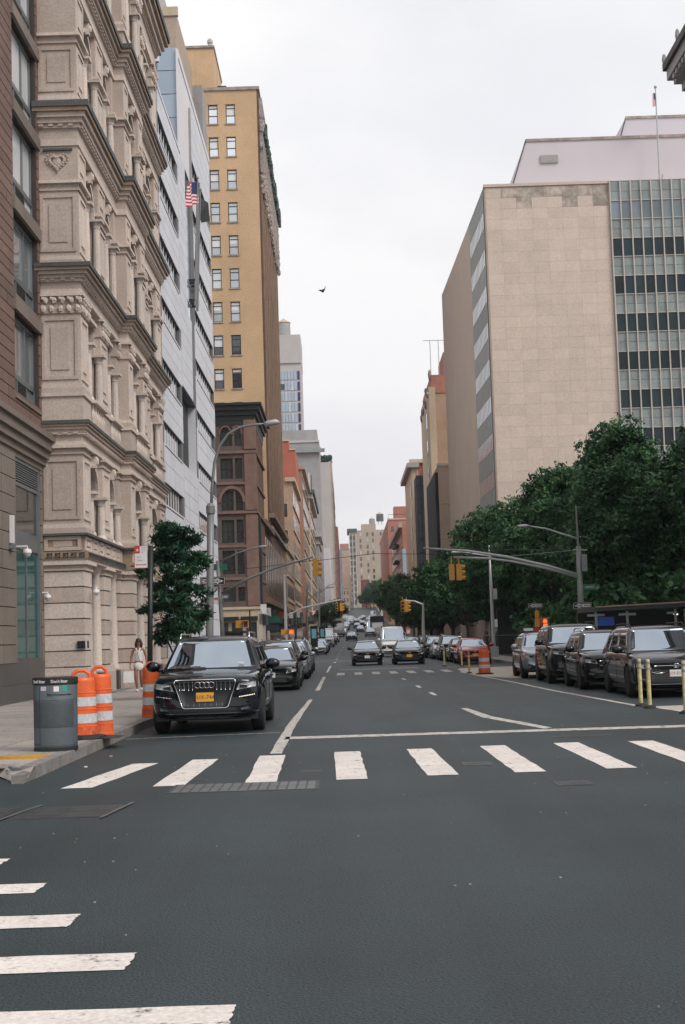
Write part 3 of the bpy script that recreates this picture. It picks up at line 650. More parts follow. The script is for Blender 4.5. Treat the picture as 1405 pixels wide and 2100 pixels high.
floor(23.0,28.9,26.3,26.9,False,25.8,.62,ped=.7,orn=True)
# heart cartouche on the corner pier
mb=MB(); cxh,czh=XF-.62,16.35
for i in range(26):
    t=2*PI*i/26; hx=16*math.sin(t)**3/17*.24; hz=(13*math.cos(t)-5*math.cos(2*t)-2*math.cos(3*t)-math.cos(4*t))/17*.24
    mb.ell((cxh+hx,42.25,czh+hz),.05,.045,.05,6,4); mb.ell((cxh+hx*1.5,42.27,czh+hz*1.35+.02),.035,.03,.04,6,3)
mb.ell((cxh,42.27,czh),.14,.05,.15,10,6); part('carved_cartouche',mb,M_stone,tb)
ub('panel_moulding',(XF-1.05,XF-.15,42.22,42.3,16.7,16.76),M_stoned,tb)
ub('roof',(XF-12,XF-.3,42.4,61.5,28.9,29.3),M_stoned,tb)
# fittings on its corner pier
ic=root('intercom_panel','black intercom panel and card slot on the corner pier of the stone building','intercom',(XF-.3,42.28,1.6)); x,z=aty(168,1322,42.3)
part('panel',MB().box(x-.12,x+.10,42.22,42.3,z-.11,z+.11),M_black,ic); part('speaker_grille',MB().box(x-.08,x+.06,42.21,42.22,z-.05,z+.05),M_dark,ic); part('card_slot',MB().box(x+.17,x+.21,42.24,42.3,z-.11,z+.11),M_black,ic)
cctv(XF-1.02,42.0,3.05,'round white security camera on the left of the stone corner pier',.09); cctv(XF+.22,43.1,3.2,'round white security camera on the street side of the stone corner pier',.09)
# ================= white stone office =================
wo=root('white_office_building','white stone office building with dark ribbon windows, a square recess and flagpoles','building',(-7.75,74,0))
WX=-7.72; fe=Face('E',WX); d=.45
RT=[8.65,11.35,14.15,16.95,19.75,22.55,25.3,28.1]; wh=.95
def ribbon(y0,y1,z1,rows,nm):
    mb=MB(); wall_grid(fe,y0,y1,.1,z1,[(y0+.35,y1-.35)],[(t-wh,t) for t in rows],d,mb); part('wall',mb,M_joint,wo)
def panels(y0,y1,z0,z1,pw=1.5,ph=.62,maxn=999):
    n=0; nz=max(1,round((z1-z0)/ph)); ny=max(1,round((y1-y0)/pw)); hz=(z1-z0)/nz; wy=(y1-y0)/ny
    for i in range(nz):
        for j in range(ny): ub('stone_panel',fe.b(y0+j*wy+.012,y0+(j+1)*wy-.012,z0+i*hz+.012,z0+(i+1)*hz-.012,0,.03),M_white,wo)
# near wing 61.6-74 (26.4 m) ; far tall wing 70.5-87 (31.5 m)
mb=MB(); low=[t for t in RT if t<26]
wall_grid(fe,61.62,69.3,.1,26.4,[(61.95,68.6)],[(t-wh,t) for t in low],d,mb)
mb.box(*fe.b(69.3,75.9,.1,10.4,-d,0)).box(*fe.b(69.3,72.6,14.3,26.4,-d,0)).box(*fe.b(72.6,74.4,14.3,18.6,-d,0)).box(*fe.b(74.4,75.9,14.3,31.5,-d,0))
wall_grid(fe,75.9,87,.1,31.5,[(76.5,86.6)],[(t-wh,t) for t in RT],d,mb)
part('wall',mb,M_joint,wo)
rows=[.1]+[c for t in low for c in (t-wh,t)]+[26.4]
for i in range(0,len(rows),2): panels(61.65,69.25,rows[i],rows[i+1],1.9,.7)
panels(69.3,75.85,.1,10.4,2.2,.7); panels(69.3,74.4,14.3,18.6,2.5,.7); panels(69.3,72.6,18.6,26.4,1.65,.7)
rows=[.1]+[c for t in RT for c in (t-wh,t)]+[31.5]
for i in range(0,len(rows),2):
    n=max(1,round((rows[i+1]-rows[i])/.95)); h=(rows[i+1]-rows[i])/n
    for q in range(n):
        for a,b in ((75.95,81.4),(81.4,87)): ub('stone_panel',fe.b(a+.015,b-.015,rows[i]+q*h+.015,rows[i]+(q+1)*h-.015,0,.03),M_white,wo)
body=MB().box(WX-12,WX-d,61.7,75.9,0,26.3).box(WX-12,WX-d-.02,70.5,87,0,31.45); part('core_wall',body,M_dark,wo)
for (y0,y1,rr) in ((61.95,68.6,low),(76.5,86.6,RT)):
    n=7 if y0<70 else 9
    for t in rr:
        for q in range(n):
            a=y0+(y1-y0)*q/n; b=y0+(y1-y0)*(q+1)/n
            w=ub('window',fe.b(a+.10,b-.02,t-wh+.03,t-.03,-.2,-.12),M_gl,wo); ub('mullion',fe.b(a-.04,a+.10,t-wh,t,-.12,-.10),M_whitel,w)
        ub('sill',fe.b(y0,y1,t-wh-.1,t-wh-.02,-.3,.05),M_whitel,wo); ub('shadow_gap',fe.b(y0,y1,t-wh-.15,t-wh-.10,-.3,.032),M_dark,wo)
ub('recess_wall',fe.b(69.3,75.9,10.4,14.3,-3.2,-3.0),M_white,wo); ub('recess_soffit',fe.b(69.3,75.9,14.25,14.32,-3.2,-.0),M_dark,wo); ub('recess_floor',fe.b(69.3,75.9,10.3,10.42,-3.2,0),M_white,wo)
ub('recess_side',fe.b(75.88,76.0,10.42,14.25,-3,-.03),M_white,wo)
rd=part('window',MB().box(*fe.b(72.0,73.2,10.45,12.3,-3.0,-2.92)),M_alu,wo); ub('pane',fe.b(72.1,73.1,10.5,12.2,-2.93,-2.9),M_gl,rd)
fe_w=Face('E',WX)
# glazed slot beside the poles and the glass end wall above the near wing
for z in range(0,8): ub('glass_panel',fe.b(72.65,74.38,18.62+z*.8+.02,18.62+z*.8+.78,-.10,-.02),M_glb,wo)
fs=Face('S',70.5)
for i in range(6):
    for j in range(4): ub('glass_panel',fs.b(WX-4.4+j*1.1+.02,WX-4.4+(j+1)*1.1-.02,24.6+i*1.24+.02,24.6+(i+1)*1.24-.02,0,.06),M_glb,wo)
ub('parapet',(WX-.02,WX+.06,70.4,87,31.5,31.9),M_whitel,wo); ub('parapet',(WX-.02,WX+.06,61.6,70.4,26.4,26.55),M_whitel,wo); ub('corner_fin',(WX-.06,WX+.05,70.3,70.5,26.4,31.9),M_whitel,wo); ub('corner_fin',(WX-.3,WX+.14,75.1,75.2,20,30.6),M_conc,wo); ub('upper_cladding',fe_w.b(70.5,75.88,26.42,31.5,-.4,.02),M_whitel,wo)
ub('ledge',fe.b(72.6,74.4,25.1,25.9,-.3,.05),M_verd,wo)
def flag(name,label,pole_base,pole_top,at,w,h,dark=False,kind='flag'):
    o=root(name,label,kind,at); x,y,z=at
    if dark: part('cloth',MB().add([(x,y,z),(x+.5,y+.2,z-.3),(x+.55,y+.3,z-h),(x+.1,y+.1,z-h*1.1),(x,y,z-h*.8)],[(0,1,2,3,4)]),M_black,o); return o
    nx=9; vs=[];R_=MB();W_=MB();B_=MB()
    def P(u,v): return (x-u*w*.42+.05*math.sin(u*9+v*2),y-u*w*.8+.12*math.sin(u*9+v*2),z-v*h-u*h*.35)
    for i in range(nx):
        for s_ in range(13):
            a,b=i/nx,(i+1)/nx; c,e=s_/13,(s_+1)/13
            q=[P(a,c),P(b,c),P(b,e),P(a,e)]
            (B_ if (a<.42 and s_<7) else (R_ if s_%2==0 else W_)).add(q,[(0,1,2,3)])
    part('red_stripe',R_,M_flagr,o); part('white_stripe',W_,M_flagw,o); part('canton',B_,M_flagb,o); return o
for i,(yy,lb_) in enumerate(((73.6,'nearest'),(74.2,'middle'),(74.9,'farthest'))):
    o=root('facade_flagpole','%s of three tall flagpoles fixed to the white office facade'%lb_,'flagpole',(WX+.3,yy,19.3),group='flagpoles on the white office')
    part('pole',MB().tube([(WX+.3,yy,19.3),(WX+.6,yy,26.1-i*.1)],[.06,.035],8),M_pole,o); part('bracket',MB().box(WX,WX+.35,yy-.05,yy+.05,19.5,19.65).box(WX,WX+.38,yy-.05,yy+.05,20.6,20.72),M_black,o); part('finial',MB().ell((WX+.6,yy,26.2-i*.1),.09,.09,.09,8,5),M_polel,o)
flag('national_flag','red and white striped flag hanging from the poles on the white office',None,None,(WX+.56,73.6,26.0),1.1,1.25)
flag('dark_flag','furled dark flag hanging behind the striped flag on the white office',None,None,(WX+.5,74.95,25.6),.6,1.3,True)
# ================= generic buildings =================
def building(name,label,x0,x1,y0,y1,h,m,cat='building',z0=None,group=None):
    zb=gz(y0)-.5 if z0 is None else z0
    o=root(name,label,cat,((x0+x1)/2,(y0+y1)/2,zb)); part('wall',MB().box(x0,x1,y0,y1,zb,h),m,o); return o
def win_rows(fc,o,cols,rows,w,h,m=M_gl,frame=None,off=0,name='window',dep=.03,lintel=None):
    """windows standing a little proud of a plain far wall: frame + pane"""
    for z in rows:
        for u in cols:
            if frame:
                f=ub(name,fc.b(u-w/2-.1,u+w/2+.1,z-.1,z+h+.1,off,off+dep),frame,o); ub('pane',fc.b(u-w/2,u+w/2,z,z+h,off+dep,off+dep+.02),m,f)
            else: ub(name,fc.b(u-w/2,u+w/2,z,z+h,off,off+dep),m,o)
            if lintel: ub('lintel',fc.b(u-w/2-.1,u+w/2+.1,z-.22,z-.1,off,off+dep+.1),lintel,o)
b=building('penthouse_tower','pinkish beige tower top with a dark lift housing rising behind the white office',-16,-9.9,90,100,43,M_beig)
ub('parapet',(-16,-9.75,89.9,90.2,42.6,43.2),M_cream,b); ub('lift_housing',(-12,-9.3,101,104,34,42.3),M_conc,b); ub('lift_housing',(-13,-10.9,92,96,43,45),M_pale,b)
fs=Face('S',90); win_rows(fs,b,[-13.4],[39.5,36.4],.9,1.5,M_gl,M_black)
ub('roof_unit',(-11.9,-11.3,89.7,90,41.1,41.7),M_pole,b); ub('downpipe',(-11.05,-10.95,89.85,90,36,42),M_stoned,b)
ms=root('roof_mast','thin antenna mast above the beige tower behind the stone building','antenna',(-8.2,66,26.4)); part('mast',MB().tube([(-8.2,66,26.4),(-8.2,66,31.2)],.04,6),M_pole,ms); part('antenna_panel',MB().box(-8.3,-8.1,65.9,66.1,29.4,30.8),M_wsign,ms)

# brownstone corner building
bs=root('brownstone_building','dark brownstone corner building with arched windows and a deep black cornice','building',(-7.4,120,0)); BX=-7.35
fs=Face('S',120); fe=Face('E',BX)
mb=MB(); wall_grid(fs,-14,BX,4.3,20.6,[(-10.25,-9.2),(-9.0,-8.4)] ,[(5.0,6.2),(7.3,9.3),(9.95,11.9),(12.7,14.4),(15.4,17.15),(18.2,19.85)],.4,mb)
wall_grid(fe,120.4,133,4.3,20.6,[(121.6+i*1.5,122.6+i*1.5) for i in range(7)],[(5.0,6.2),(7.3,9.3),(9.95,11.9),(12.7,14.4),(15.4,17.1),(18.2,19.6)],.4,mb); mb.box(-14,BX-.41,120.41,133,0,22)
part('wall',mb,M_bst,bs)
for c_,(za,zb) in enumerate([(5.0,6.2),(7.3,9.3),(9.95,11.9),(12.7,14.4),(15.4,17.15),(18.2,19.85)]):
    for (a,b_) in ((-10.25,-9.2),(-9.0,-8.4)): sash(fs,bs,a,b_,za,zb,.28,M_black,M_gl,bars=(.5,),vb=(.5,) if b_-a>.8 else (),t=.07)
    for i in range(7): w=ub('window',fe.b(121.6+i*1.5,122.6+i*1.5,za,zb,-.10,-.02),M_gl,bs)
mb=MB()
archivolt(fs,-10.25,-8.4,13.4,14.55,.25,.12,mb,14); part('archivolt',mb,M_bstl,bs)
for a_,b_ in ((-10.2,-9.3),(-9.05,-8.42)): mb=MB(); archivolt(fs,a_,b_,19.2,19.85,.12,.08,mb); part('archivolt',mb,M_bstl,bs)
for z,p in ((17.55,.18),(14.9,.15),(12.4,.22),(9.55,.10),(6.8,.1),(4.3,.18)):
    ub('string_course',(-14,BX+p,120-p,133+p,z,z+.22),M_bstl if z!=4.3 else M_cream,bs)
for z0,z1 in ((4.6,12.3),(12.7,17.5),(17.9,20.4)): ub('corner_pier',(-8.2,BX+.14,119.86,120.9,z0,z1),M_bstl,bs)
for i in range(8): ub('street_pier',fe.b(121.1+i*1.5,121.55+i*1.5,4.55,20.4,0,.04),M_bstl,bs)
ub('dark_bay',fe.b(121.0,122.4,4.5,12.3,.05,.3),M_net,bs)
mb=MB(); 
for (p,za,zb) in ((.1,20.4,20.8),(.3,20.8,21.2),(.55,21.2,21.6),(.75,21.6,21.8)): mb.box(-14.5,BX+p,120-p,133+p,za,zb)
part('cornice',mb,M_black,bs); ub('frieze',(-14.5,BX+.06,119.95,133,19.95,20.4),M_black,bs)
ub('shopfront_wall',(-14,BX+.05,119.95,133,0,4.3),M_cream,bs)
for i in range(6): ub('shop_pilaster',fe.b(120.3+i*2.2,120.8+i*2.2,.1,4.2,.05,.3),M_mull,bs); ub('shop_window',fe.b(120.95+i*2.2,122.3+i*2.2,.4,3.4,.05,.12),M_gl,bs)
for i in range(4): ub('shop_window',fs.b(-12+i*1.2,-11.1+i*1.2,.8,3.2,.05,.12),M_gl,bs)
for i in range(3): ub('shop_awning',fs.b(-12+i*1.6,-10.6+i*1.6,3.35,3.7,.1,.6),M_black,bs)

# ochre brick tower
yt=root('ochre_brick_tower','tall ochre brick tower with paired windows and an ornate fluted street front','building',(-7.7,150,0))
fs=Face('S',150); fe=Face('E',-7.7); rows=[30.7+i*3.6375 for i in range(-2,9)]; rows=[(t-2.15,t) for t in rows]
mb=MB(); wall_grid(fs,-14.5,-7.9,0,61.4,[(-13.2,-12.18),(-11.3,-10.28)],rows,.35,mb); mb.box(-30,-14.5,150.0,160,0,66.2).box(-14.49,-12.45,150.01,160,61.3,66.2).box(-14.49,-8.2,150.36,187,0,61.3); part('wall',mb,M_yel,yt)
mb=MB().box(-8.25,-7.72,150.01,187,0,61.35); part('street_wall',mb,M_yeld,yt)
for za,zb in rows:
    for a,b_ in ((-13.2,-12.18),(-11.3,-10.28)):
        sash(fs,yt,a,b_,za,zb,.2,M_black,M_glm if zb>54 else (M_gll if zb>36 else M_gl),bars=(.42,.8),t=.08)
        ub('lintel',fs.b(a-.1,b_+.1,zb+.0,zb+.28,0,.03),M_yel,yt); ub('sill',fs.b(a-.1,b_+.1,za-.14,za,-.1,.10),M_terra,yt)
        if random.random()<.55: ub('blind',fs.b(a+.08,b_-.08,zb-random.choice([.5,.9,1.3]),zb-.1,-.195,-.172),M_glw,yt)
ub('coping',(-14.6,-7.6,149.85,187,61.35,61.7),M_terra,yt); ub('coping',(-30,-12.35,149.85,160,66.2,66.45),M_terra,yt)
ub('roof_vent',(-12.2,-11.2,150.5,152,61.6,62.1),M_dark,yt); part('roof_ventilator',MB().lathe([(.22,0),(.22,.7),(.32,.75),(.32,1.05),(.1,1.3)],(-12.9,151,66.4),10),M_polel,yt)
n=9
for i in range(n):
    y=150.3+i*4.08; ub('brick_rib',fe.b(y,y+.5,15.2,52,-.01,.13),M_yeld2,yt); ub('brick_rib',fe.b(y+2.3,y+2.6,15.2,52,-.01,.08),M_yeld2,yt)
    for q in (.85,2.85): 
        for k in range(10): ub('window',fe.b(y+q,y+q+1.1,17+k*3.5,19.2+k*3.5,-.01,.02),M_dark,yt)
mb=MB()
for i in range(52):
    y=150.2+i*.7
    for z,s_ in ((50.2,.45),(51.3,.55),(52.6,.4),(55.2,.35),(57.3,.6),(58.3,.5)): mb.ell((-7.62+random.uniform(.05,.22),y+random.uniform(-.2,.2),z+random.uniform(-.4,.4)),s_*.5,s_*.5,s_*.8,6,4,.35)
    mb.box(-7.7,-7.35,y,y+.35,50.5,60.5)
part('terracotta_ornament',mb,M_terra,yt)
mb=MB()
for i in range(30):
    y=151.5+i*1.2; mb.box(-7.7,-7.0-.3*random.random(),y,y+.8,57.3,58.9); mb.ell((-7.2,y,57.1),.3,.3,.5,6,4,.3)
part('copper_cornice',mb,M_verd,yt)
ub('base_cornice',fe.b(150,187,14.6,15.1,-.1,.55),M_yeld2,yt); ub('base_cornice',fe.b(150,187,13.4,13.7,-.1,.3),M_terra,yt); ub('base_cornice',fe.b(134,150,12.6,13.1,-.1,.5),M_yeld2,yt)
ub('low_wing',(-14,-7.75,133.1,150,0,12.6),M_yeld,yt)
for i in range(15): ub('base_pier',fe.b(134+i*3.6,134.9+i*3.6,.1,12.4,-.04,.09),M_yeld2,yt); ub('base_window',fe.b(135+i*3.6,137.2+i*3.6,6.5,11.8,-.04,.06),M_gl,yt); ub('shop_window',fe.b(135+i*3.6,137.2+i*3.6,.5,4.4,-.04,.06),M_gl,yt)
ub('base_cornice',fe.b(134,187,5.2,5.8,-.04,.45),M_yeld2,yt)
ub('shop_awning',fe.b(136,142,3.3,3.9,.0,1.4),M_green,yt); ub('shop_awning',fe.b(146,151,3.0,3.6,.0,1.4),M_black,yt)

# ---- farther left side ----
def street_E(o,x,y0,y1,h,nf,m1,m2=M_gl,first=4,pitch=None,wf=.6,frac=.55,cor=None,ny=6):
    fe=Face('E',x); pitch=pitch or (h-first)/nf
    for k in range(nf):
        for i in range(ny):
            a=y0+(y1-y0)*(i+.5-wf/2)/ny; b_=y0+(y1-y0)*(i+.5+wf/2)/ny; ub('window',fe.b(a,b_,first+k*pitch,first+k*pitch+pitch*frac,0,.06),m2,o)
        ub('string_course',fe.b(y0,y1,first+k*pitch-.6,first+k*pitch-.3,0,.2),m1,o)
    if cor: ub('cornice',(x-1,x+cor,y0-cor,y1,h-.5,h+.1),m1,o)
b=building('orange_stone_building','orange beige stone building with banded floors beyond the ochre tower',-12,-7.45,212,243,25.8,M_or); street_E(b,-7.45,212,243,25.8,6,M_cream,ny=5,frac=.5,cor=.5); win_rows(Face('S',212),b,[-8.6],[8,12,16,20],.7,2,M_gl,M_cream)
b=building('gap_building','narrow brown building between the ochre tower and the orange building',-12,-7.6,188,211,14,M_tanb); street_E(b,-7.6,188,211,14,3,M_beig,ny=5,cor=.3)
b=root('red_brick_building','bright red brick building with a stepped party wall above the orange building','building',(-9,247,0)); part('wall',MB().box(-16,-9.0,246,262,0,36.2).box(-9.0,-7.9,246,262,0,34.6).box(-7.9,-7.8,246,262,0,31.2),M_red,b); ub('coping',(-16,-8.95,245.8,246.3,36.2,36.45),M_cream,b); ub('coping',(-8.95,-7.9,245.8,246.3,34.6,34.85),M_cream,b)
b=building('brown_loft_building','brown grey loft building with grouped windows past the red brick wall',-12,-7.3,262.2,305,33.6,M_tanb); street_E(b,-7.3,262.5,305,33.6,8,M_beig,ny=7,cor=.6)
b=building('cream_cornice_building','cream building with a projecting verdigris cornice and rooftop antennas',-11,-7.1,310,362,33.6,M_cream); street_E(b,-7.1,310,362,33.6,8,M_cream,ny=7); ub('cornice',(-11,-6.0,308.6,362,33.4,34.2),M_verd,b); ub('cornice',(-11,-6.4,309.4,362,32.4,33.4),M_pale,b)
for i in range(5): part('antenna',MB().box(-8.8+i*.5,-8.6+i*.5,311+i,311.2+i,34,37.5+random.random()*2),M_wsign if i%2 else M_stoned,b)
b=building('corniced_building','pale grey building with a stepped cornice beside the cream one',-10,-6.4,364,398,28.5,M_conc); ub('cornice',(-10,-5.6,363,398,27.8,28.6),M_pale,b); ub('cornice',(-10,-6.0,363.5,398,26,26.3),M_pale,b); street_E(b,-6.4,364,398,26,6,M_pale,ny=5)
b=building('grey_concrete_tower','blank grey concrete tower with a hanging work platform near its top',-24,-6.05,402,425,58,M_conc); ub('setback',(-24,-6.6,404,420,58,61.5),M_conc,b); ub('coping',(-24,-6.0,401.7,402.2,57.6,58.2),M_pale,b)
for i in range(2): ub('work_platform',(-13.7,-5.6+i*1.1,400.6,401.8,54.6+i*.1,56.0-i*.4),M_span if i==0 else M_pole,b)
b=root('glass_tower','white framed glass tower with a pale blank crown behind the concrete tower','building',(-14,470,0)); fs=Face('S',470)
part('wall',MB().box(-30,-12.4,470,490,8,103.5),M_pale,b); ub('crown',(-30,-12.3,469.5,490,94,103.6),M_pale,b)
for k in range(10): 
    for i in range(9): ub('glass_panel',fs.b(-23.2+i*1.05,-22.3+i*1.05,56+k*3.6,58.9+k*3.6,0,.2),M_glb if (i+k)%3 else M_gll,b)
    ub('blue_glazing',fs.b(-13.6,-12.9,56+k*3.6,58.9+k*3.6,0,.2),M_flagb,b)
ub('dark_band',fs.b(-23.4,-18,85,87,0,.3),M_verd,b)
def water_tank(x,y,z,r,h,label,m=M_conc,leg=1.5):
    o=root('water_tank',label,'water tank',(x,y,z)); part('barrel',MB().lathe([(r,0),(r*1.02,h*.5),(r*.97,h)],(x,y,z+leg),16),m,o); part('conical_roof',MB().lathe([(r*1.1,0),(.05,r*.75)],(x,y,z+leg+h),16),M_cream,o)
    for i in range(4):
        a=PI/4+i*PI/2; part('leg',MB().tube([(x+r*.7*math.cos(a),y+r*.7*math.sin(a),z),(x+r*.7*math.cos(a),y+r*.7*math.sin(a),z+leg)],r*.06,5),M_stoned,o)
water_tank(-18.0,478,103.4,2.2,5.2,'big wooden water tank on top of the glass tower',M_conc,.9)
b=building('pale_slab_tower','tall pale rendered slab tower with a planted roof terrace',-13,-4.0,520,640,66.5,M_pale); ub('street_front',(-4.0,-3.4,520.5,640,5,66.8),M_beig,b); street_E(b,-3.4,522,640,64,14,M_beig,ny=12,first=10)
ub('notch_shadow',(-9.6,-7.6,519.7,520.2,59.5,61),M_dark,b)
mb=MB()
for i in range(120): mb.ell((random.uniform(-9.5,-3.6),520+random.uniform(0,4),67+random.uniform(0,2.2)),.5,.5,.45,5,3,.5)
part('terrace_planting',mb,mat('terrace leaves',(.02,.06,.03),.8),b,kind='stuff')
b=building('white_billboard_building','low building with a big blank white sign wall and a glass front',-9,-4.4,436,470,29.5,M_whitel); ub('glass_front',(-8.6,-6.4,435.4,436,7,26),M_glb,b)
for k in range(9): ub('floor_band',(-8.65,-6.35,435.2,435.45,7+k*2.1,7.15+k*2.1),M_whitel,b)
tree_spots=[]
b=building('dark_red_building','narrow dark red building far down the left side',-6.5,-2.5,690,760,56,M_dred); street_E(b,-2.5,690,760,54,10,M_dred,ny=6,first=20)
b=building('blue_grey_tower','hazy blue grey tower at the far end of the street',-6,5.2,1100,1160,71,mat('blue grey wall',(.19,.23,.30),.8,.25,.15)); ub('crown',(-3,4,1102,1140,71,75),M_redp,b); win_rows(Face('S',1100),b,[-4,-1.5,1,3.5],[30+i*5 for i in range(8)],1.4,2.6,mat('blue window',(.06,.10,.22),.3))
b=building('orange_party_wall_building','far orange brick building with a blank side wall',-1.3,3.2,800,830,51,M_or); street_E(b,3.2,800,830,49,7,M_cream,ny=4,first=22)
# far end: tall apartment house with a green cornice
A=root('apartment_house','beige apartment house with a green cornice and rows of small windows at the far end','building',(14,930,19)); part('wall',MB().box(8.4,27.2,930,960,15,72),M_beig,A); part('street_front',MB().box(3.8,8.4,930.5,960,15,71),M_cream,A)
ub('cornice',(2.6,9.0,929,960,71,73.2),M_verd,A); ub('parapet',(12,21.5,931,950,72,76),M_beig,A)
fs=Face('S',930)
for k in range(11):
    for u in (11.2,15.8,19.4,24.6): ub('window',fs.b(u-.55,u+.55,28+k*4,30.4+k*4,0,.15),M_gl if (k+int(u))%3 else M_gll,A)
    for u in (4.9,6.9): ub('window',fs.b(u-.6,u+.6,24+k*4.2,26.8+k*4.2,-.4,.1),M_gl,A)
for u in (3.8,5.8,8.0): ub('pilaster',fs.b(u,u+.3,22,70,-.4,.3),M_whitel,A)
water_tank(19.3,938,75.5,1.9,3.6,'smaller of two water tanks on the beige apartment house',M_conc,.6); water_tank(24.6,938,76,2.4,4.6,'larger of two water tanks on the beige apartment house',M_stoned,2.2)
b=building('terraced_building','pale corner building with planted roof terraces left of the cream cornice building',20,34,760,790,56,M_pale); ub('setback',(26,34,762,780,56,64),M_pale,b); ub('arched_window',(28,31,759.6,760.1,51,56),M_glb,b); ub('arched_window',(31.5,33.5,761.6,762.2,57,61),M_verd,b)
for i in range(4): ub('window',(21+i*1.3,21.7+i*1.3,759.7,760.1,46,51),M_gl,b)
part('cornice',MB().box(19.5,34,759,780,52.2,53),M_cream,b)
for (pa,pb,py,Yd,m_,nm_,lb_) in ((741,757,1188,720,M_dred,'low_red_block','low dark red block at the foot of the beige apartment house'),(703,716,1205,640,M_beig,'small_beige_block','small beige block on the left of the far street'),(712,724,1226,660,M_conc,'small_grey_block','small grey block on the left of the far street'),(757,772,1212,735,M_or,'low_orange_block','low orange block behind the far trees'),(772,790,1196,745,M_pale,'low_pale_block','low pale block behind the far trees'),(715,724,1180,820,M_conc,'slim_grey_block','slim grey block beside the orange party wall')):
    xa,za=aty(pa,py,Yd); xb,_z=aty(pb,py,Yd); b=building(nm_,lb_,xa,xb,Yd,Yd+20,za,m_)
    nu=max(2,int((xb-xa)/1.5)); win_rows(Face('S',Yd),b,[xa+(xb-xa)*(i+.5)/nu for i in range(nu)],[za-3.2-3.2*k for k in range(5)],.7,1.5); ub('coping',(xa-.1,xb+.1,Yd-.2,Yd+.3,za-.2,za+.2),M_cream,b)
# right side: red brick rows
b=building('red_row_building','red brick row with black fire escapes beyond the street trees on the right',12.5,24,300,372,25.5,M_redp); fw=Face('W',12.5)
for k in range(6):
    for i in range(10): ub('window',fw.b(303+i*6.8,306.6+i*6.8,4+k*3.6,6.4+k*3.6,0,.03),M_gl,b); ub('lintel',fw.b(302.7+i*6.8,307+i*6.8,6.4+k*3.6,6.8+k*3.6,0,.08),M_cream,b)
    ub('fire_escape',fw.b(318,334,4+k*3.6,4.3+k*3.6,.1,1.1),M_black,b)
b=building('taller_red_building','taller plain red brick building behind the fire escapes on the right',12.2,26,385,470,33.5,M_redp); ub('bulkhead',(14,20,386,392,33.4,37),M_redp,b)
win_rows(Face('S',385),b,[13.4,15.4],[27,30],.8,1.5); ub('coping',(12.1,26,384.8,385.3,33.3,33.7),M_cream,b); part('roof_rail',MB().tube([(12.4,385.2,33.7),(12.4,385.2,34.8),(18,385.2,34.8)],.06,5),M_black,b)
ub('cornice',fw.b(299.5,372,24.6,25.6,0,.8),M_beig,b)
for k in range(6):
    for i in range(3): ub('window',Face('S',300).b(14.2+i*2.6,15.2+i*2.6,5+k*3.4,7+k*3.4,0,.05),M_gl,b)
bn=single('vertical_banner',MB().box(12.35,13.1,299.2,299.6,12,20),M_banner,'pale blue vertical banner on the corner of the red row','banner')
b=building('cream_cornice_corner_building','cream fronted building with red brick side wall and a bracketed cornice on the right',12.0,20,236,264,30.6,M_red); ub('street_front',(11.8,12.8,235.8,264,0,30.6),M_cream,b); ub('cornice',(11.0,13.0,234.9,264.5,29.6,30.4),M_conc,b); ub('cornice',(11.4,20,235.4,236,30.4,31),M_cream,b)
ub('window',(13.7,15.6,235.85,236.1,26.6,29.4),M_gl,b); ub('bulkhead',(14.2,16.5,238,242,30.6,34),M_redp,b); part('flue',MB().tube([(14.6,238,34),(14.6,238,36)],.12,6),M_dark,b)
for k in range(7): ub('window',Face('W',11.8).b(240,243,3+k*3.7,5.2+k*3.7,0,.08),M_gl,b)
nt_=root('scaffold_netting','dark netted scaffold standing against the red side wall on the right','scaffold',(13,228,0)); part('netting',MB().box(11.95,15.2,226,233.5,0,27.2),M_net,nt_)
for i in range(5):
    part('standard',MB().tube([(11.95+i*.8,225.9,0),(11.95+i*.8,225.9,27.9)],.05,5),M_black,nt_)
for k in range(12): ub('ledger',(11.9,15.25,225.85,225.93,2+k*2.15,2.08+k*2.15),M_black,nt_)
b=root('tan_brick_tower','tall tan brick building with a pale street edge and roof antennas on the right','building',(15,184,0)); part('wall',MB().box(12.0,22,184,203,0,34.2),M_tanb,b); ub('street_front',(11.75,12.6,183.8,203,0,34.0),M_cream,b); ub('brick_crown',(12.1,22,183.9,202,33.2,35.6),M_redp,b); ub('bulkhead',(14.0,22,186,196,35.6,39),M_redp,b)
mb=MB()
for i in range(7): mb.ell((11.7,184+i*2.8,33+random.uniform(-1,1)),.3,.4,.5,6,4,.3)
mb.ell((12.0,184.2,35.6),.25,.25,.8,6,4); part('carved_ornament',mb,M_terra,b)
for k in range(8): ub('window',Face('W',11.75).b(188,190,4+k*3.6,6+k*3.6,0,.06),M_gl,b)
an=root('roof_antenna','thin double mast antenna with a crossbar above the tan brick building','antenna',(13,186,36)); part('mast',MB().tube([(12.3,186,34),(12.3,186,40.6)],.05,5).tube([(13.0+.4,186,36),(13.4,186,40.6)],.05,5),M_polel,an); part('crossbar',MB().tube([(11.4,186,40.6),(14.5,186,40.6)],.04,5),M_pole,an)
b=root('low_beige_building','lower beige building with three slit windows and a dark glass street side','building',(12.5,165,0)); part('wall',MB().box(11.3,20,165,183,0,21.4),M_beig,b); ub('dark_glass_front',(10.95,11.32,165.4,183,0,20.6),M_net,b); ub('parapet',(11.2,20,164.9,165.3,21.3,21.6),M_pale,b)
for k in range(4): ub('window',(13.55,13.95,164.9,165.1,6+k*4.0,8.1+k*4.0),M_gl,b)
for k in range(3): ub('string_course',(11.3,20,164.93,165.02,8.9+k*4,9.0+k*4),M_cream,b)

M_glb2=mat('greyish window glass',(.14,.18,.21),.1,.2,.3,spec=.8,ior=1.6,obj=.3)
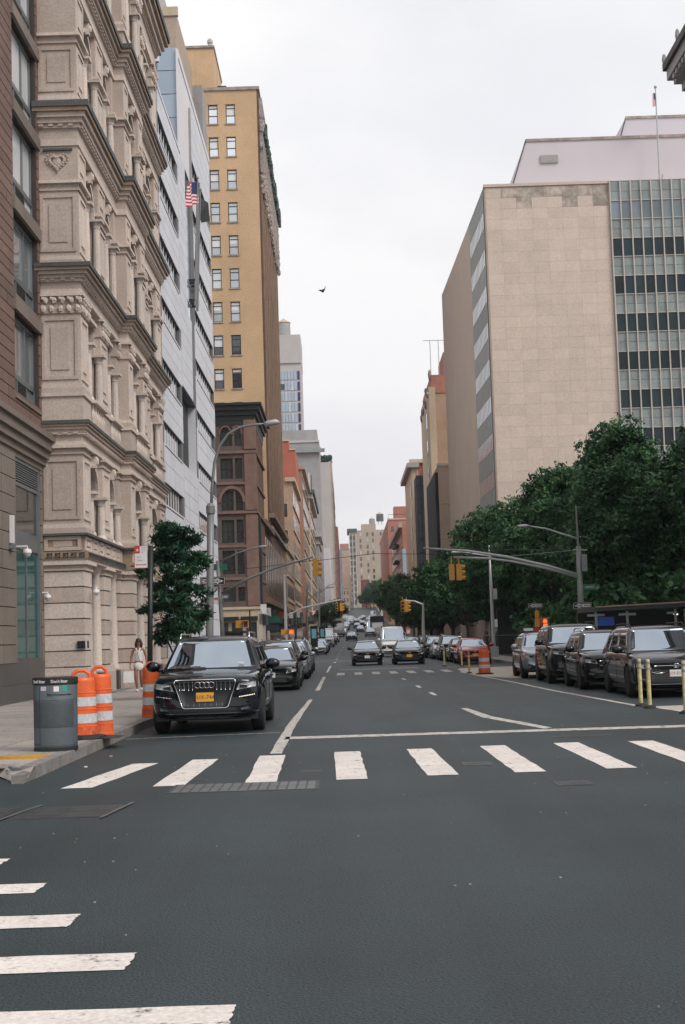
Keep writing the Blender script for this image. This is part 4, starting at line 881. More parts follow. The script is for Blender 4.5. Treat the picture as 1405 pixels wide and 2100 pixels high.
# ================= limestone office slab =================
of=root('limestone_office_block','large beige limestone office block with a grey green curtain wall on its right','building',(18,119,0))
OH=39.9; vs=[(13.03,119),(12.0,158),(40,158),(40,119)]
part('wall',MB().prism([(13.03,119),(45,119),(45,160),(12.0,158)],0,OH),M_limew,of)
fs=Face('S',119); nx,nz=8,33; z0=8.6; hz=(OH-.25-z0)/nz
for i in range(nx):
    for j in range(nz): ub('stone_panel',fs.b(13.1+i*1.31+.004,13.1+(i+1)*1.31-.004,z0+j*hz+.004,z0+(j+1)*hz-.004,0,.05),M_lime,of)
ub('coping',(12.95,23.7,118.85,119.3,OH-.22,OH+.03),M_limew,of)
# dirt band under the coping
# (own colour of the stained stones)
M_limed=mat('stained limestone',(.30,.26,.22),.85,.2,1.6,col2=(.54,.45,.385),obj=.08,fine=.2)
for i in range(1,8):
    for j in range(2):
        if j==0 or random.random()<.75: ub('stained_panel',fs.b(13.1+i*1.31+.008,13.1+(i+1)*1.31-.008,OH-.25-(j+1)*hz+.006,OH-.25-j*hz-.006,.045,.062),M_limed,of)
# glass strip in the side wall (slanted wall: built as a thin slab along it)
dirw=(Vector((12.0,158,0))-Vector((13.03,119,0))).normalized(); nw=Vector((-dirw.y,dirw.x,0))
def wslab(t0,t1,z0,z1,d0,d1):
    a=Vector((13.03,119,0))+dirw*t0; b_=Vector((13.03,119,0))+dirw*t1; P=[a+nw*d0,b_+nw*d0,b_+nw*d1,a+nw*d1]
    return MB().prism([(p.x,p.y) for p in P][::-1],z0,z1)
M_stripw=mat('strip window glass',(.34,.37,.40),.12,.2,.3,metal=.5,obj=.15)
part('dark_glass_strip',wslab(.55,10.9,0,OH-.15,-.3,.05),M_joint,of)
for k in range(12):
    zt=OH-.4-k*3.2
    part('spandrel',wslab(.6,10.85,zt-1.7,zt,.05,.07),M_span,of); part('window',wslab(.6,10.85,zt-3.15,zt-1.75,.05,.075),M_stripw,of)
for i in range(12): part('mullion',wslab(.7+i*.92,.80+i*.92,0,OH-.2,.06,.095),M_mull,of)
# curtain wall
ub('curtain_frame',fs.b(23.68,45,4,OH,-.02,.06),M_joint,of)
x=23.72; nb=13; bw=.88
for i in range(nb):
    a=x+i*bw; ub('mullion',fs.b(a-.05,a+.05,8,OH,.06,.30),M_mull,of)
for k in range(10):
    wt=38.1-k*3.27; wb=wt-1.55
    for i in range(nb-1):
        a=x+i*bw+.05; b_=a+bw-.10
        w=ub('window',fs.b(a,b_,wb,wt,.05,.10),M_gld if k else M_glb2,of)
        ub('spandrel',fs.b(a,b_,wt+.03,wt+.84,.06,.13),M_span,of); ub('spandrel',fs.b(a,b_,wt+.87,wt+1.67,.06,.13),M_span,of)
    ub('transom',fs.b(x,x+bw*12,wt,wt+.06,.1,.2),M_mull,of); ub('transom',fs.b(x,x+bw*12,wb-.06,wb,.1,.22),M_mull,of)
def slope_top(x0,xs,x1,y0,y1,z0,z1):
    return MB().add([(x0,y0,z0),(x1,y0,z0),(x1,y1,z0),(x0,y1,z0),(xs,y0,z1),(x1,y0,z1),(x1,y1,z1),(xs,y1,z1)],[(0,3,2,1),(4,5,6,7),(0,1,5,4),(1,2,6,5),(2,3,7,6),(3,0,4,7)])
ph=part('penthouse',slope_top(15.6,17.3,45,123,150,OH,45.1),M_pink,of); ub('coping',(17.3,45,122.9,123.1,45.0,45.25),M_terra,ph)
part('penthouse_edge',MB().tube([(15.6,122.95,OH),(17.3,122.95,45.1)],.06,6),M_stoned,ph)
vt=ub('vent_louvre',(18.55,20.1,122.85,123.0,43.0,43.7),M_conc,ph)
ph2=part('penthouse',slope_top(26.6,28.2,45,132,148,44.9,50.2),M_pink,of); ub('coping',(28.2,45,131.9,132.1,50.1,50.35),M_terra,ph2); part('penthouse_edge',MB().tube([(26.6,131.95,45),(28.2,131.95,50.2)],.06,6),M_stoned,ph2)
fp=root('roof_flagpole','slender white flagpole on the roof of the limestone office block','flagpole',(28.5,122,OH)); part('pole',MB().tube([(28.7,121.6,OH),(28.75,121.6,49.0)],[.09,.05],8),M_polel,fp); part('finial',MB().ell((28.75,121.6,49.1),.14,.14,.14,8,5),M_conc,fp); part('stay',MB().tube([(28.7,121.6,OH),(29.0,121.6,41.2)],.04,5),M_pole,fp)
flag('roof_flag','small limp striped flag at the top of the roof flagpole',None,None,(28.7,121.6,48.6),1.1,1.2)
# ================= neoclassical cornice building, right edge =================
nb_=root('corniced_stone_building','grey stone building corner with a heavy projecting cornice at the top right','building',(16,56,0)); NX=14.5
part('wall',MB().box(NX,24,40,56,0,24),M_conc,nb_)
for (p,za,zb) in ((.15,23.3,23.7),(.4,23.7,23.95),(.62,23.95,24.4),(.75,24.4,24.7)): ub('cornice_course',(NX-p,24,40,56+p,za,zb),M_stoned if zb>24.5 else M_conc,nb_)
mb=MB()
for i in range(32): mb.box(NX-.58,NX-.2,40.1+i*.5,40.35+i*.5,23.72,23.93)
part('modillion',mb,M_conc,nb_,kind='stuff')
mb=MB().ell((NX-.68,56.65,24.85),.1,.1,.28,6,4)
for i in range(9): mb.ell((NX-.68,54.3-i*1.7,24.85),.1,.12,.32,6,4)
part('acroterion',mb,M_conc,nb_)
for k in range(5): ub('string_course',(NX-.06,24,40,56.06,3+k*4,3.3+k*4),M_pale,nb_)

# ---- street level shopfronts on the left, darker and busier ----
SG=[M_black,M_verd,M_net,M_dark,M_green,M_bst]
for nm_,xx,y0,y1 in (('brownstone_building',-7.3,120,133),('ochre_brick_tower',-7.68,134,187),('gap_building',-7.58,188,211),('orange_stone_building',-7.43,212,243),('brown_loft_building',-7.28,262,305),('cream_cornice_building',-7.05,310,362)):
    o=bpy.data.objects[nm_]; fe=Face('E',xx); y=y0+.4; k=0
    while y<y1-3:
        w=random.uniform(3.2,5.5); ub('shop_window',fe.b(y,min(y1,y+w-.4),gz(y)+.4,gz(y)+3.0,.0,.10),M_gl,o); ub('shop_fascia',fe.b(y-.1,min(y1,y+w-.3),gz(y)+3.0,gz(y)+3.9,.0,.3),SG[k%6],o)
        if k%2: ub('awning',fe.b(y,y+w-.6,gz(y)+2.5,gz(y)+2.95,.3,1.3),SG[(k+2)%6],o)
        if k%3==0: ub('blade_sign',fe.b(y+.2,y+.3,gz(y)+3.9,gz(y)+4.7,.1,.6),[M_wsign,M_verd,M_rsign][(k//3)%3],o)
        y+=w; k+=1
# ================= vehicles =================
def evalmesh(o,name,m):
    dg=bpy.context.evaluated_depsgraph_get(); me=bpy.data.meshes.new_from_object(o.evaluated_get(dg)); me.name=name; me.materials.clear(); me.materials.append(m); return me
def grid_mb(G):
    mb=MB(); n=len(G); k=len(G[0]); mb.v=[tuple(p) for r in G for p in r]
    mb.f=[(i*k+j,i*k+j+1,(i+1)*k+j+1,(i+1)*k+j) for i in range(n-1) for j in range(k-1)]; return mb
def interp(P,x):
    if x<=P[0][0]: return P[0][1]
    for (a,b),(c,d) in zip(P,P[1:]):
        if x<=c: return b+(d-b)*(x-a)/(c-a)
    return P[-1][1]
SPEC={
 'suv':dict(L=5.05,W=1.98,H=1.72,belt=1.10,hood=1.06,nose=.96,wb=3.0,wy=1.0,wr=.385,A=(1.25,2.0),rear=(4.4,4.95),wt=1.50,low=.25),
 'midsuv':dict(L=4.6,W=1.86,H=1.62,belt=1.03,hood=1.00,nose=.90,wb=2.75,wy=.93,wr=.36,A=(1.15,1.9),rear=(4.0,4.5),wt=1.42,low=.23),
 'bigsuv':dict(L=5.1,W=1.98,H=1.84,belt=1.20,hood=1.17,nose=1.08,wb=3.0,wy=1.0,wr=.40,A=(1.45,2.05),rear=(4.6,5.0),wt=1.62,low=.28),
 'minivan':dict(L=5.1,W=1.95,H=1.68,belt=1.05,hood=1.0,nose=.86,wb=3.05,wy=1.0,wr=.37,A=(1.0,1.95),rear=(4.6,5.0),wt=1.48,low=.20),
 'sedan':dict(L=4.65,W=1.80,H=1.43,belt=.93,hood=.90,nose=.76,wb=2.7,wy=.92,wr=.33,A=(1.15,1.95),rear=(3.2,4.0),wt=1.26,low=.18),
 'van':dict(L=5.6,W=2.0,H=2.45,belt=1.35,hood=1.22,nose=1.05,wb=3.5,wy=.9,wr=.37,A=(.75,1.35),rear=(5.4,5.55),wt=1.86,low=.26)}
def make_body(sp,name,pm):
    L_,Wd,H=sp['L'],sp['W']/2,sp['H']; ya,yb=sp['A']; belt,hood,nose,low=sp['belt'],sp['hood'],sp['nose'],sp['low']
    deck=belt if sp['rear'][0]>L_*.85 else belt+.02
    top=[(0,nose-.10),(.07,nose-.01),(.22,nose+.04),(ya*.6,hood-.01),(ya,hood+.015),(ya+.3,belt),(sp['rear'][1]-.1,belt+.02),(L_-.12,deck),(L_-.02,deck-.08),(L_,deck-.2)]
    wid=[(0,Wd*.74),(.06,Wd*.86),(.2,Wd*.945),(.5,Wd*.985),(1.0,Wd),(L_-.8,Wd),(L_-.2,Wd*.95),(L_-.05,Wd*.88),(L_,Wd*.8)]
    bot=[(0,low+.16),(.08,low+.03),(.3,low),(L_-.3,low),(L_,low+.15)]
    ST=[0,.05,.14,.3,.6,ya*.8,ya,ya+.35,L_*.45,L_*.6,L_*.8,L_-.4,L_-.15,L_-.04,L_]
    G=[]
    for y in ST:
        w,t,b=interp(wid,y),interp(top,y),interp(bot,y); h=t-b
        half=[(0,b),(.8*w,b),(.96*w,b+.07),(w,b+.30*h),(w*.995,b+.62*h),(w*.985,b+.80*h),(w*.93,t-.02),(w*.80,t+.005),(w*.45,t+.03),(0,t+.042)]
        pc=.10*math.exp(-y/.5) 
        rpts=half+[(-x,z) for x,z in half[-2:0:-1]]
        G.append([(x,y+pc*(x/w)**2*1.4 - (pc*.0),z) for x,z in rpts])
    mb=MB(); n=len(G[0]); mb.v=[p for g in G for p in g]
    for i in range(len(G)-1):
        for k in range(n): k2=(k+1)%n; mb.f.append((i*n+k,(i+1)*n+k,(i+1)*n+k2,i*n+k2))
    mb.f.append(tuple(range(n))); mb.f.append(tuple((len(G)-1)*n+k for k in range(n))[::-1])
    o=link('tmp',mb.mesh('tmp',pm,True)); sm=o.modifiers.new('s','SUBSURF'); sm.levels=sm.render_levels=2
    cut_=MB()
    for wy in (sp['wy'],sp['wy']+sp['wb']):
        for s_ in (-1,1):
            c=MB().lathe([(sp['wr']+.055,0),(sp['wr']+.055,.5)],(0,0,0),28).xf(Matrix.Translation((s_*(Wd+.25) if s_<0 else Wd-.25,wy,sp['wr']))@Matrix.Rotation(PI/2,4,'Y')); cut_.add(c.v,c.f)
    co=link('tmpc',cut_.mesh('tmpc',pm)); bm_=o.modifiers.new('b','BOOLEAN'); bm_.operation='DIFFERENCE'; bm_.object=co; bm_.solver='EXACT'
    me=evalmesh(o,name,pm); bpy.data.objects.remove(o); bpy.data.objects.remove(co)
    me.polygons.foreach_set('use_smooth',[True]*len(me.polygons)); me.set_sharp_from_angle(angle=R(40)) if hasattr(me,'set_sharp_from_angle') else None
    return me
def bvh(me): return BVHTree.FromPolygons([v.co[:] for v in me.vertices],[list(p.vertices) for p in me.polygons])
def project(tree,quad,nx,nz,ax,off,origin):
    """quad: 4 (u,z) corners ll,lr,ur,ul; ax 'f' shoots +y from the front, 'r' shoots -y, 's+'/'s-' from a side"""
    G=[]
    for j in range(nz+1):
        row=[]
        for i in range(nx+1):
            a,b=i/nx,j/nz
            u=(quad[0][0]*(1-a)+quad[1][0]*a)*(1-b)+(quad[3][0]*(1-a)+quad[2][0]*a)*b; z=(quad[0][1]*(1-a)+quad[1][1]*a)*(1-b)+(quad[3][1]*(1-a)+quad[2][1]*a)*b
            if ax=='f': o_,d_=Vector((u,-3,z)),Vector((0,1,0))
            elif ax=='r': o_,d_=Vector((u,12,z)),Vector((0,-1,0))
            elif ax=='s-': o_,d_=Vector((-3,u,z)),Vector((1,0,0))
            else: o_,d_=Vector((3,u,z)),Vector((-1,0,0))
            h,nn,_,_d=tree.ray_cast(o_,d_)
            if h is None: h=row[-1] if row else Vector((u,0,z)) if ax in 'fr' else Vector((0,u,z)); h=h.copy()
            else: h=h-d_*off
            row.append(h)
        G.append(row)
    return G
def patch(tree,quad,nx,nz,ax,off): 
    G=project(tree,quad,nx,nz,ax,off,None); B=project(tree,quad,nx,nz,ax,off-.02,None); mb=grid_mb(G); b2=grid_mb(B); k=len(mb.v); fl=ax in ('s-','r'); mb.f=[f[::-1] for f in mb.f] if fl else mb.f; mb.add(b2.v,[f if fl else f[::-1] for f in b2.f])
    n=nx+1; m_=nz+1; ring=[i for i in range(n)]+[j*n+n-1 for j in range(1,m_)]+[(m_-1)*n+i for i in range(n-2,-1,-1)]+[j*n for j in range(m_-2,0,-1)]
    for a,b in zip(ring,ring[1:]+ring[:1]): mb.f.append((a,b,b+k,a+k))
    return mb
def cabin(sp):
    Wd=sp['W']/2; ya,yb=sp['A']; yr0,yr1=sp['rear']; H,belt=sp['H'],sp['belt']; wr_=sp['wt']/2*.93
    prof=[(ya,belt-.02)]
    for t in (.2,.4,.6,.8,.93): prof.append((ya+(yb-ya)*t,belt-.02+(H-.05-belt+.02)*(t**.93)))
    prof+=[(yb+.08,H-.03),(yb+.35,H-.005),((yb+yr0)*.45+.1,H),(yr0-.3,H-.02),(yr0,H-.06),(yr0*.5+yr1*.5,(H+belt)/2+.06 if sp['rear'][1]-sp['rear'][0]>.6 else (H+belt)/2+.12),(yr1,belt)]
    wat=lambda z: Wd*.93-(Wd*.93-wr_)*max(0,min(1,(z-belt)/(H-belt)))
    ts=[-1,-.93,-.8,-.5,-.2,0,.2,.5,.8,.93,1]
    G=[]
    for i,(y,z) in enumerate(prof):
        w=wat(z); front=max(0,1-i/11); rear=max(0,(i-10)/2)
        row=[(-wat(belt-.08)-.0,y+.10*front-.05*rear,belt-.08)]
        for t in ts: row.append((t*w,y+(.13*front-.08*rear)*t*t*1.0,z-(.045*abs(t)**4 if z>belt+.1 else 0)))
        row.append((wat(belt-.08),y+.10*front-.05*rear,belt-.08)); G.append(row)
    return G,wat,prof
PROTO={}
WHEEL={}
def wheel_meshes(r):
    if r in WHEEL: return WHEEL[r]
    t=MB().lathe([(r*.62,-.11),(r*.93,-.115),(r,-.08),(r,.08),(r*.93,.115),(r*.62,.11)],n=28).xf(Matrix.Rotation(PI/2,4,'Y')).mesh('tyre',M_tyre,True)
    mb=MB().lathe([(r*.66,-.10),(r*.66,.105),(r*.60,.10),(r*.60,-.09)],n=28)
    for i in range(5):
        a=2*PI*i/5
        for q in (-.13,.13):
            p=MB().box(.05,r*.62,-.022,.022,.06,.095).xf(Matrix.Rotation(a+q,4,'Z')); mb.add(p.v,p.f)
    mb.lathe([(.07,.05),(.07,.10),(.03,.105)],n=10); rim=mb.xf(Matrix.Rotation(PI/2,4,'Y')).mesh('rim',M_rim)
    dk=MB().lathe([(r*.63,.0),(r*.63,.03)],n=20).xf(Matrix.Rotation(PI/2,4,'Y')).mesh('brake_disc',M_plas)
    WHEEL[r]=(t,rim,dk); return WHEEL[r]
def make_car(kind,pm,key):
    sp=SPEC[kind]; Wd=sp['W']/2; ya,yb=sp['A']; L_=sp['L']; H,belt=sp['H'],sp['belt']
    P=bpy.data.objects.new('parked_car',None); C.objects.link(P)
    bme=make_body(sp,'body',pm); link('body',bme,P,world=False); tb_=bvh(bme)
    G,wat,prof=cabin(sp); cm=grid_mb(G); cme=cm.mesh('cabin',pm,True); 
    o=link('roof',cme,P,world=False); ss=o.modifiers.new('s','SUBSURF'); ss.levels=ss.render_levels=1
    me2=evalmesh(o,'cabin',pm); me2.polygons.foreach_set('use_smooth',[True]*len(me2.polygons)); o.modifiers.clear(); o.data=me2; tcb=bvh(me2)
    def pp(nm,mb,m,par=P,smooth=True): return part(nm,mb,m,par,smooth,world=False)
    # windscreen, side glass, rear glass
    zt=H-.10; wb_=wat(belt+.04)*.90; wt_=wat(zt)*.88
    pp('windscreen',patch(tcb,[(-wb_,belt+.03),(wb_,belt+.03),(wt_,zt),(-wt_,zt)],14,8,'f',.008),M_wsc)
    pp('rear_window',patch(tcb,[(-wb_*.95,belt+.12),(wb_*.95,belt+.12),(wt_*.95,zt-.04),(-wt_*.95,zt-.04)],8,5,'r',.008),M_cglass)
    y_lo,y_hi=ya+.42,sp['rear'][1]-.25; y_lo2,y_hi2=yb+.12,sp['rear'][0]-.08
    if kind=='van': y_hi=y_lo+1.15; y_hi2=y_hi
    sp_=[0,.42,.80,1] if kind not in ('sedan','van') else ([0,.5,1] if kind=='sedan' else [0,1])
    for s_,ax in ((-1,'s-'),(1,'s+')):
        for a,b in zip(sp_,sp_[1:]):
            g=.035; q=[(y_lo+(y_hi-y_lo)*a+g,belt+.05),(y_lo+(y_hi-y_lo)*b-g,belt+.05),(y_lo2+(y_hi2-y_lo2)*b-g,H-.16),(y_lo2+(y_hi2-y_lo2)*a+g,H-.16)]
            if kind=='van': q[2]=(q[1][0],sp['belt']+.62); q[3]=(q[3][0]-.2,sp['belt']+.62)
            pp('side_window',patch(tcb,q,8,4,ax,.008),M_cglass)
        # door seams and handles, mirror
        sm_=MB()
        for yy in ([ya+.35,ya+1.45,ya+2.5] if kind!='van' else [ya+.3,ya+1.4]):
            if yy<L_-.9:
                p=patch(tb_,[(yy-.006,.42),(yy+.006,.42),(yy+.006,belt-.06),(yy-.006,belt-.06)],1,6,ax,.004); sm_.add(p.v,p.f)
        pp('door_seam',sm_,M_plas)
        for yy in (ya+1.28,ya+2.32):
            if yy<L_-1: x=s_*(Wd+.0); pp('door_handle',MB().box(x-.03,x+.03,yy-.11,yy+.11,belt-.20,belt-.165),pm if kind!='midsuv' else M_chrome)
        mi=pp('wing_mirror',MB().ell((s_*(Wd+.12),ya+.42,belt+.07),.135,.09,.10,14,8).box(s_*(Wd-.06),s_*(Wd+.05),ya+.40,ya+.46,belt-.03,belt+.03),pm)
    # wheels
    t,rm_,dk=wheel_meshes(sp['wr'])
    for wy in (sp['wy'],sp['wy']+sp['wb']):
        for s_ in (-1,1):
            w=link('wheel',dk,P,loc=(s_*(Wd-.125),wy,sp['wr']),world=False,rot=(0,0,0 if s_>0 else PI)); link('tyre',t,w,world=False); link('rim',rm_,w,world=False)
    # underside in black
    pp('sill',MB().box(-Wd*.9,Wd*.9,.35,L_-.3,sp['low']-.02,sp['low']+.12),M_plas,smooth=False)
    nz=sp['nose']
    def fp(nm,q,m,nx=8,nz_=4,off=.006,par=P): return pp(nm,patch(tb_,q,nx,nz_,'f',off),m,par)
    for s_ in (-1,1):
        q=[(s_*Wd*.55,nz-.21),(s_*Wd*.93,nz-.15),(s_*Wd*.93,nz-.06),(s_*Wd*.60,nz-.09)]
        if s_<0: q=[q[1],q[0],q[3],q[2]]
        hl=fp('headlight',q,M_lampg,8,3); c=.0
        q2=[(s_*Wd*.6,nz-.19),(s_*Wd*.74,nz-.17),(s_*Wd*.74,nz-.11),(s_*Wd*.62,nz-.12)]
        if s_<0: q2=[q2[1],q2[0],q2[3],q2[2]]
        fp('lamp_projector',q2,M_dark,3,2,.010,hl)
        qf=[(s_*Wd*.62,.40),(s_*Wd*.80,.42),(s_*Wd*.80,.50),(s_*Wd*.62,.48)]
        if s_<0: qf=[qf[1],qf[0],qf[3],qf[2]]
        fp('fog_lamp',qf,M_dark,3,2)
        pp('tail_light',patch(tb_,[(s_*Wd*.62,belt-.28),(s_*Wd*.85,belt-.28),(s_*Wd*.80,belt-.08),(s_*Wd*.62,belt-.08)],3,3,'r',.006),M_tail)
    lowi=[(-Wd*.72,sp['low']+.10),(Wd*.72,sp['low']+.10),(Wd*.66,sp['low']+.22),(-Wd*.66,sp['low']+.22)]
    fp('lower_intake',lowi,M_plas)
    if key=='luxsuv':
        gq=[(-.385,.46),(.385,.46),(.535,.93),(-.535,.93)]
        gl=fp('grille',gq,M_dark,8,6,.006)
        # chrome surround
        def ringtube(pts,r,nm,m,par):
            P_=[]
            for (a,b) in zip(pts,pts[1:]+pts[:1]):
                for k in range(6): P_.append((a[0]+(b[0]-a[0])*k/6,a[1]+(b[1]-a[1])*k/6))
            V=[]
            for (u,z) in P_:
                h,_n,_i,_d=tb_.ray_cast(Vector((u,-3,z)),Vector((0,1,0))); V.append((u,(h.y if h else 0)-.012,z))
            V.append(V[0]); return pp(nm,MB().tube(V,r,6,False),m,par)
        ringtube([(-.36,.45),(.36,.45),(.40,.47),(.535,.88),(.53,.925),(.50,.945),(-.50,.945),(-.53,.925),(-.535,.88),(-.40,.47)],.010,'grille_surround',M_chrome,gl)
        for x in (-.44,-.36,-.28,-.21,.21,.285,.36,.44): fp('grille_bar',[(x-.006,.76),(x+.006,.76),(x+.008,.91),(x-.004,.91)],M_chrome,1,3,.016,gl)
        for x in (-.3,-.2,-.1,0,.1,.2,.3): fp('grille_bar',[(x-.004,.48),(x+.004,.48),(x+.004,.56),(x-.004,.56)],M_pole,1,2,.012,gl)
        fp('grille_bar',[(-.42,.775),(-.32,.775),(-.32,.785),(-.42,.785)],M_chrome,2,1,.017,gl)
        for i in range(4):
            cxr=-.12+i*.08; V=[]
            for k in range(21):
                a=2*PI*k/20; u=cxr+.052*math.cos(a); z=.855+.052*math.sin(a); h,_n,_i,_d=tb_.ray_cast(Vector((u,-3,z)),Vector((0,1,0))); V.append((u,h.y-.028,z))
            pp('emblem_ring',MB().tube(V,.0065,5,False),M_chrome,gl)
        for s_ in (-1,1):
            for k in range(10):
                x=s_*(.60+k*.028); z=.63+k*.004; h,_n,_i,_d=tb_.ray_cast(Vector((x,-3,z)),Vector((0,1,0)))
                if h: pp('day_light',MB().ell((x,h.y-.004,z),.011,.008,.009,6,4),mat('lit day lamp',(.8,.75,.6),.3,0,emit=(1,.85,.6,.9)) if s_>0 else M_chrome)
            pts=[(s_*.62,.845),(s_*.72,.835),(s_*.85,.875)]; V=[]
            for (u,z) in pts: h,_n,_i,_d=tb_.ray_cast(Vector((u,-3,z)),Vector((0,1,0))); V.append((u,(h.y if h else .1)-.014,z))
            pp('headlight_strip',MB().tube(V,.008,5),M_refl)
        fp('bumper_lip',[(-Wd*.55,.27),(Wd*.55,.27),(Wd*.55,.31),(-Wd*.55,.31)],M_irong,10,1,.012)
    else:
        gh=.10 if kind=='sedan' else .14
        gr=fp('grille',[(-Wd*.5,nz-.13-gh),(Wd*.5,nz-.13-gh),(Wd*.55,nz-.10),(-Wd*.55,nz-.10)],M_plas,6,3)
        if key in ('van','midsuv','silver','white','minivan','oval'): fp('grille_bar',[(-Wd*.5,nz-.13),(Wd*.5,nz-.13),(Wd*.52,nz-.115),(-Wd*.52,nz-.115)],M_chrome,6,1,.012,gr)
        V=[]
        for k in range(15):
            a=2*PI*k/14; u=.07*math.cos(a); z=nz-.13+.045*math.sin(a); h,_n,_i,_d=tb_.ray_cast(Vector((u,-3,z)),Vector((0,1,0))); V.append((u,(h.y if h else 0)-.016,z))
        em=pp('emblem',MB().tube(V,.009,5,False),M_chrome,gr)
        V=[(p[0]*.45,p[1],p[2]*.7+(nz-.13)*.3+.01) for p in V]; pp('emblem_oval',MB().tube(V,.006,5,False),M_chrome,em)
        if key=='minivan':
            for s_ in (-1,1):
                pts=[(s_*.98*Wd*.9,nz-.16),(s_*Wd*.45,nz-.30),(s_*Wd*.25,nz-.28)]; V=[]
                for (u,z) in pts: h,_n,_i,_d=tb_.ray_cast(Vector((u,-3,z)),Vector((0,1,0))); V.append((u,(h.y if h else .1)-.012,z))
                pp('headlight_strip',MB().tube(V,.012,5),M_chrome)
            for k in range(5): fp('intake_slat',[(-Wd*.66,.40+k*.055),(Wd*.66,.40+k*.055),(Wd*.66,.415+k*.055),(-Wd*.66,.415+k*.055)],M_dark,6,1,.01)
            fp('lower_strip',[(-Wd*.6,.31),(Wd*.6,.31),(Wd*.6,.325),(-Wd*.6,.325)],M_pole,6,1,.012)
    if kind in ('suv','midsuv','bigsuv','minivan'):
        for s_ in (-1,1):
            x=s_*(wat(H)*.93); r_=MB().tube([(x,yb+.15,H-.05),(x,yb+.3,H+.035),(x,sp['rear'][0]-.5,H+.035),(x,sp['rear'][0]-.3,H-.04)],.018,6); pp('roof_rail',r_,M_chrome if key in('luxsuv','midsuv') else M_plas)
    P['spec']=kind; return P
def plate(P,kind,txt,mm,dark=True,z=None):
    sp=SPEC[kind]; z=z or (.66 if P.get('lux') else .50)
    tree=bvh([c for c in P.children if c.name.startswith('body')][0].data); h,_n,_i,_d=tree.ray_cast(Vector((0,-3,z)),Vector((0,1,0))); y=(h.y if h else 0)-.028
    p=part('licence_plate',MB().box(-.155,.155,y,y+.02,z-.078,z+.078),mm,P,world=False)
    if txt:
        t=text_mesh(txt,.07,M_navy if mm is M_plo else M_red,ext=.001); link('plate_text',t,p,loc=(0,y-.002,z-.006),world=False,rot=(PI/2,0,0))
def car_place(P,x,y,label,cat,group,rz=0,name='parked_car',copy=True):
    o=copy_tree(P) if copy else P
    o.name=name; o.location=(x,y,gz(y)); o.rotation_euler=(0,0,rz); o['label']=label; o['category']=cat
    if group: o['group']=group
    if 'spec' in o.keys(): del o['spec']
    return o
GL,GR,GM='cars parked along the left kerb','cars parked along the right kerb','cars driving towards the camera'
lux=make_car('suv',P_black,'luxsuv'); part('toll_tag',MB().box(.48,.60,1.42,1.44,1.16,1.22),M_wsign,lux,world=False); lux['lux']=1; plate(lux,'suv','DUX-7442',M_plo,z=.645); del lux['lux']
car_place(lux,-2.50,24.9,'shiny blue black SUV with chrome framed grille and interlaced rings beside the orange barrels','car',GL,0,copy=False)
sed=make_car('sedan',P_grey,'oval'); sedb=make_car('sedan',P_black2,'plain'); sedw=make_car('sedan',P_white,'white'); seds=make_car('sedan',P_silver,'silver'); sedr=make_car('sedan',P_red,'plain'); sedt=make_car('sedan',P_taxi,'plain')
mid=make_car('midsuv',P_black2,'midsuv'); mids=make_car('midsuv',P_silver,'silver'); mini=make_car('minivan',P_char,'minivan'); big=make_car('bigsuv',P_black2,'plain'); van=make_car('van',P_white,'van')
polc=make_car('midsuv',P_silver,'silver')
def platec(P,kind,t,mm): plate(P,kind,t,mm)
# left kerb
c=car_place(sedb,-2.45,45.2,'black sedan parked right behind the luxury SUV','car',GL); plate(c,'sedan','',M_plw)
car_place(mid,-2.6,50.8,'black SUV with a glossy roof parked behind that black sedan','car',GL)
car_place(seds,-2.45,57.5,'silver sedan third in line behind the luxury SUV','car',GL)
car_place(mid,-2.55,63.5,'black SUV half hidden behind the silver sedan','car',GL)
car_place(mids,-2.6,70.5,'small silver SUV parked farther along before the gap','car',GL)
c=car_place(sedw,-3.0,148,'white sedan at the head of the second parked row on the left','car',GL)
car_place(mids,-2.95,158,'silver SUV just behind the white sedan','car',GL)
car_place(sedb,-2.9,168,'black sedan two places behind the white sedan','car',GL)
car_place(van,-2.6,186,'white van parked in the second row on the left','van',GL)
car_place(mid,-2.3,199,'black SUV parked behind the white van','car',GL)
car_place(seds,-2.0,214,'silver sedan double parked beyond the white van','car',GL)
car_place(sedb,.8,222,'dark sedan pulling out in front of the far grey truck','car',GM,name='car')
# driving
c=car_place(sedb,1.16,82.3,'black sedan driving in the left lane, nearest to the camera','car',GM,name='car'); plate(c,'sedan','',M_plw)
c=car_place(sedb,3.55,81.4,'black sedan driving in the right lane beside the other one','car',GM,name='car'); plate(c,'sedan','',M_plo)
car_place(van,3.75,115,'white cargo van following the black sedans','van',GM,name='van')
car_place(sedb,4.9,150,'dark sedan behind the white cargo van','car',GM,name='car')
car_place(mids,4.3,255,'silver grey SUV alone in the middle of the far road','car',GM,name='car')
car_place(van,5.0,285,'second white van, farther up the road','van',GM,name='van')
car_place(sedb,2.6,335,'tiny dark sedan far up the hill','car',GM,name='car')
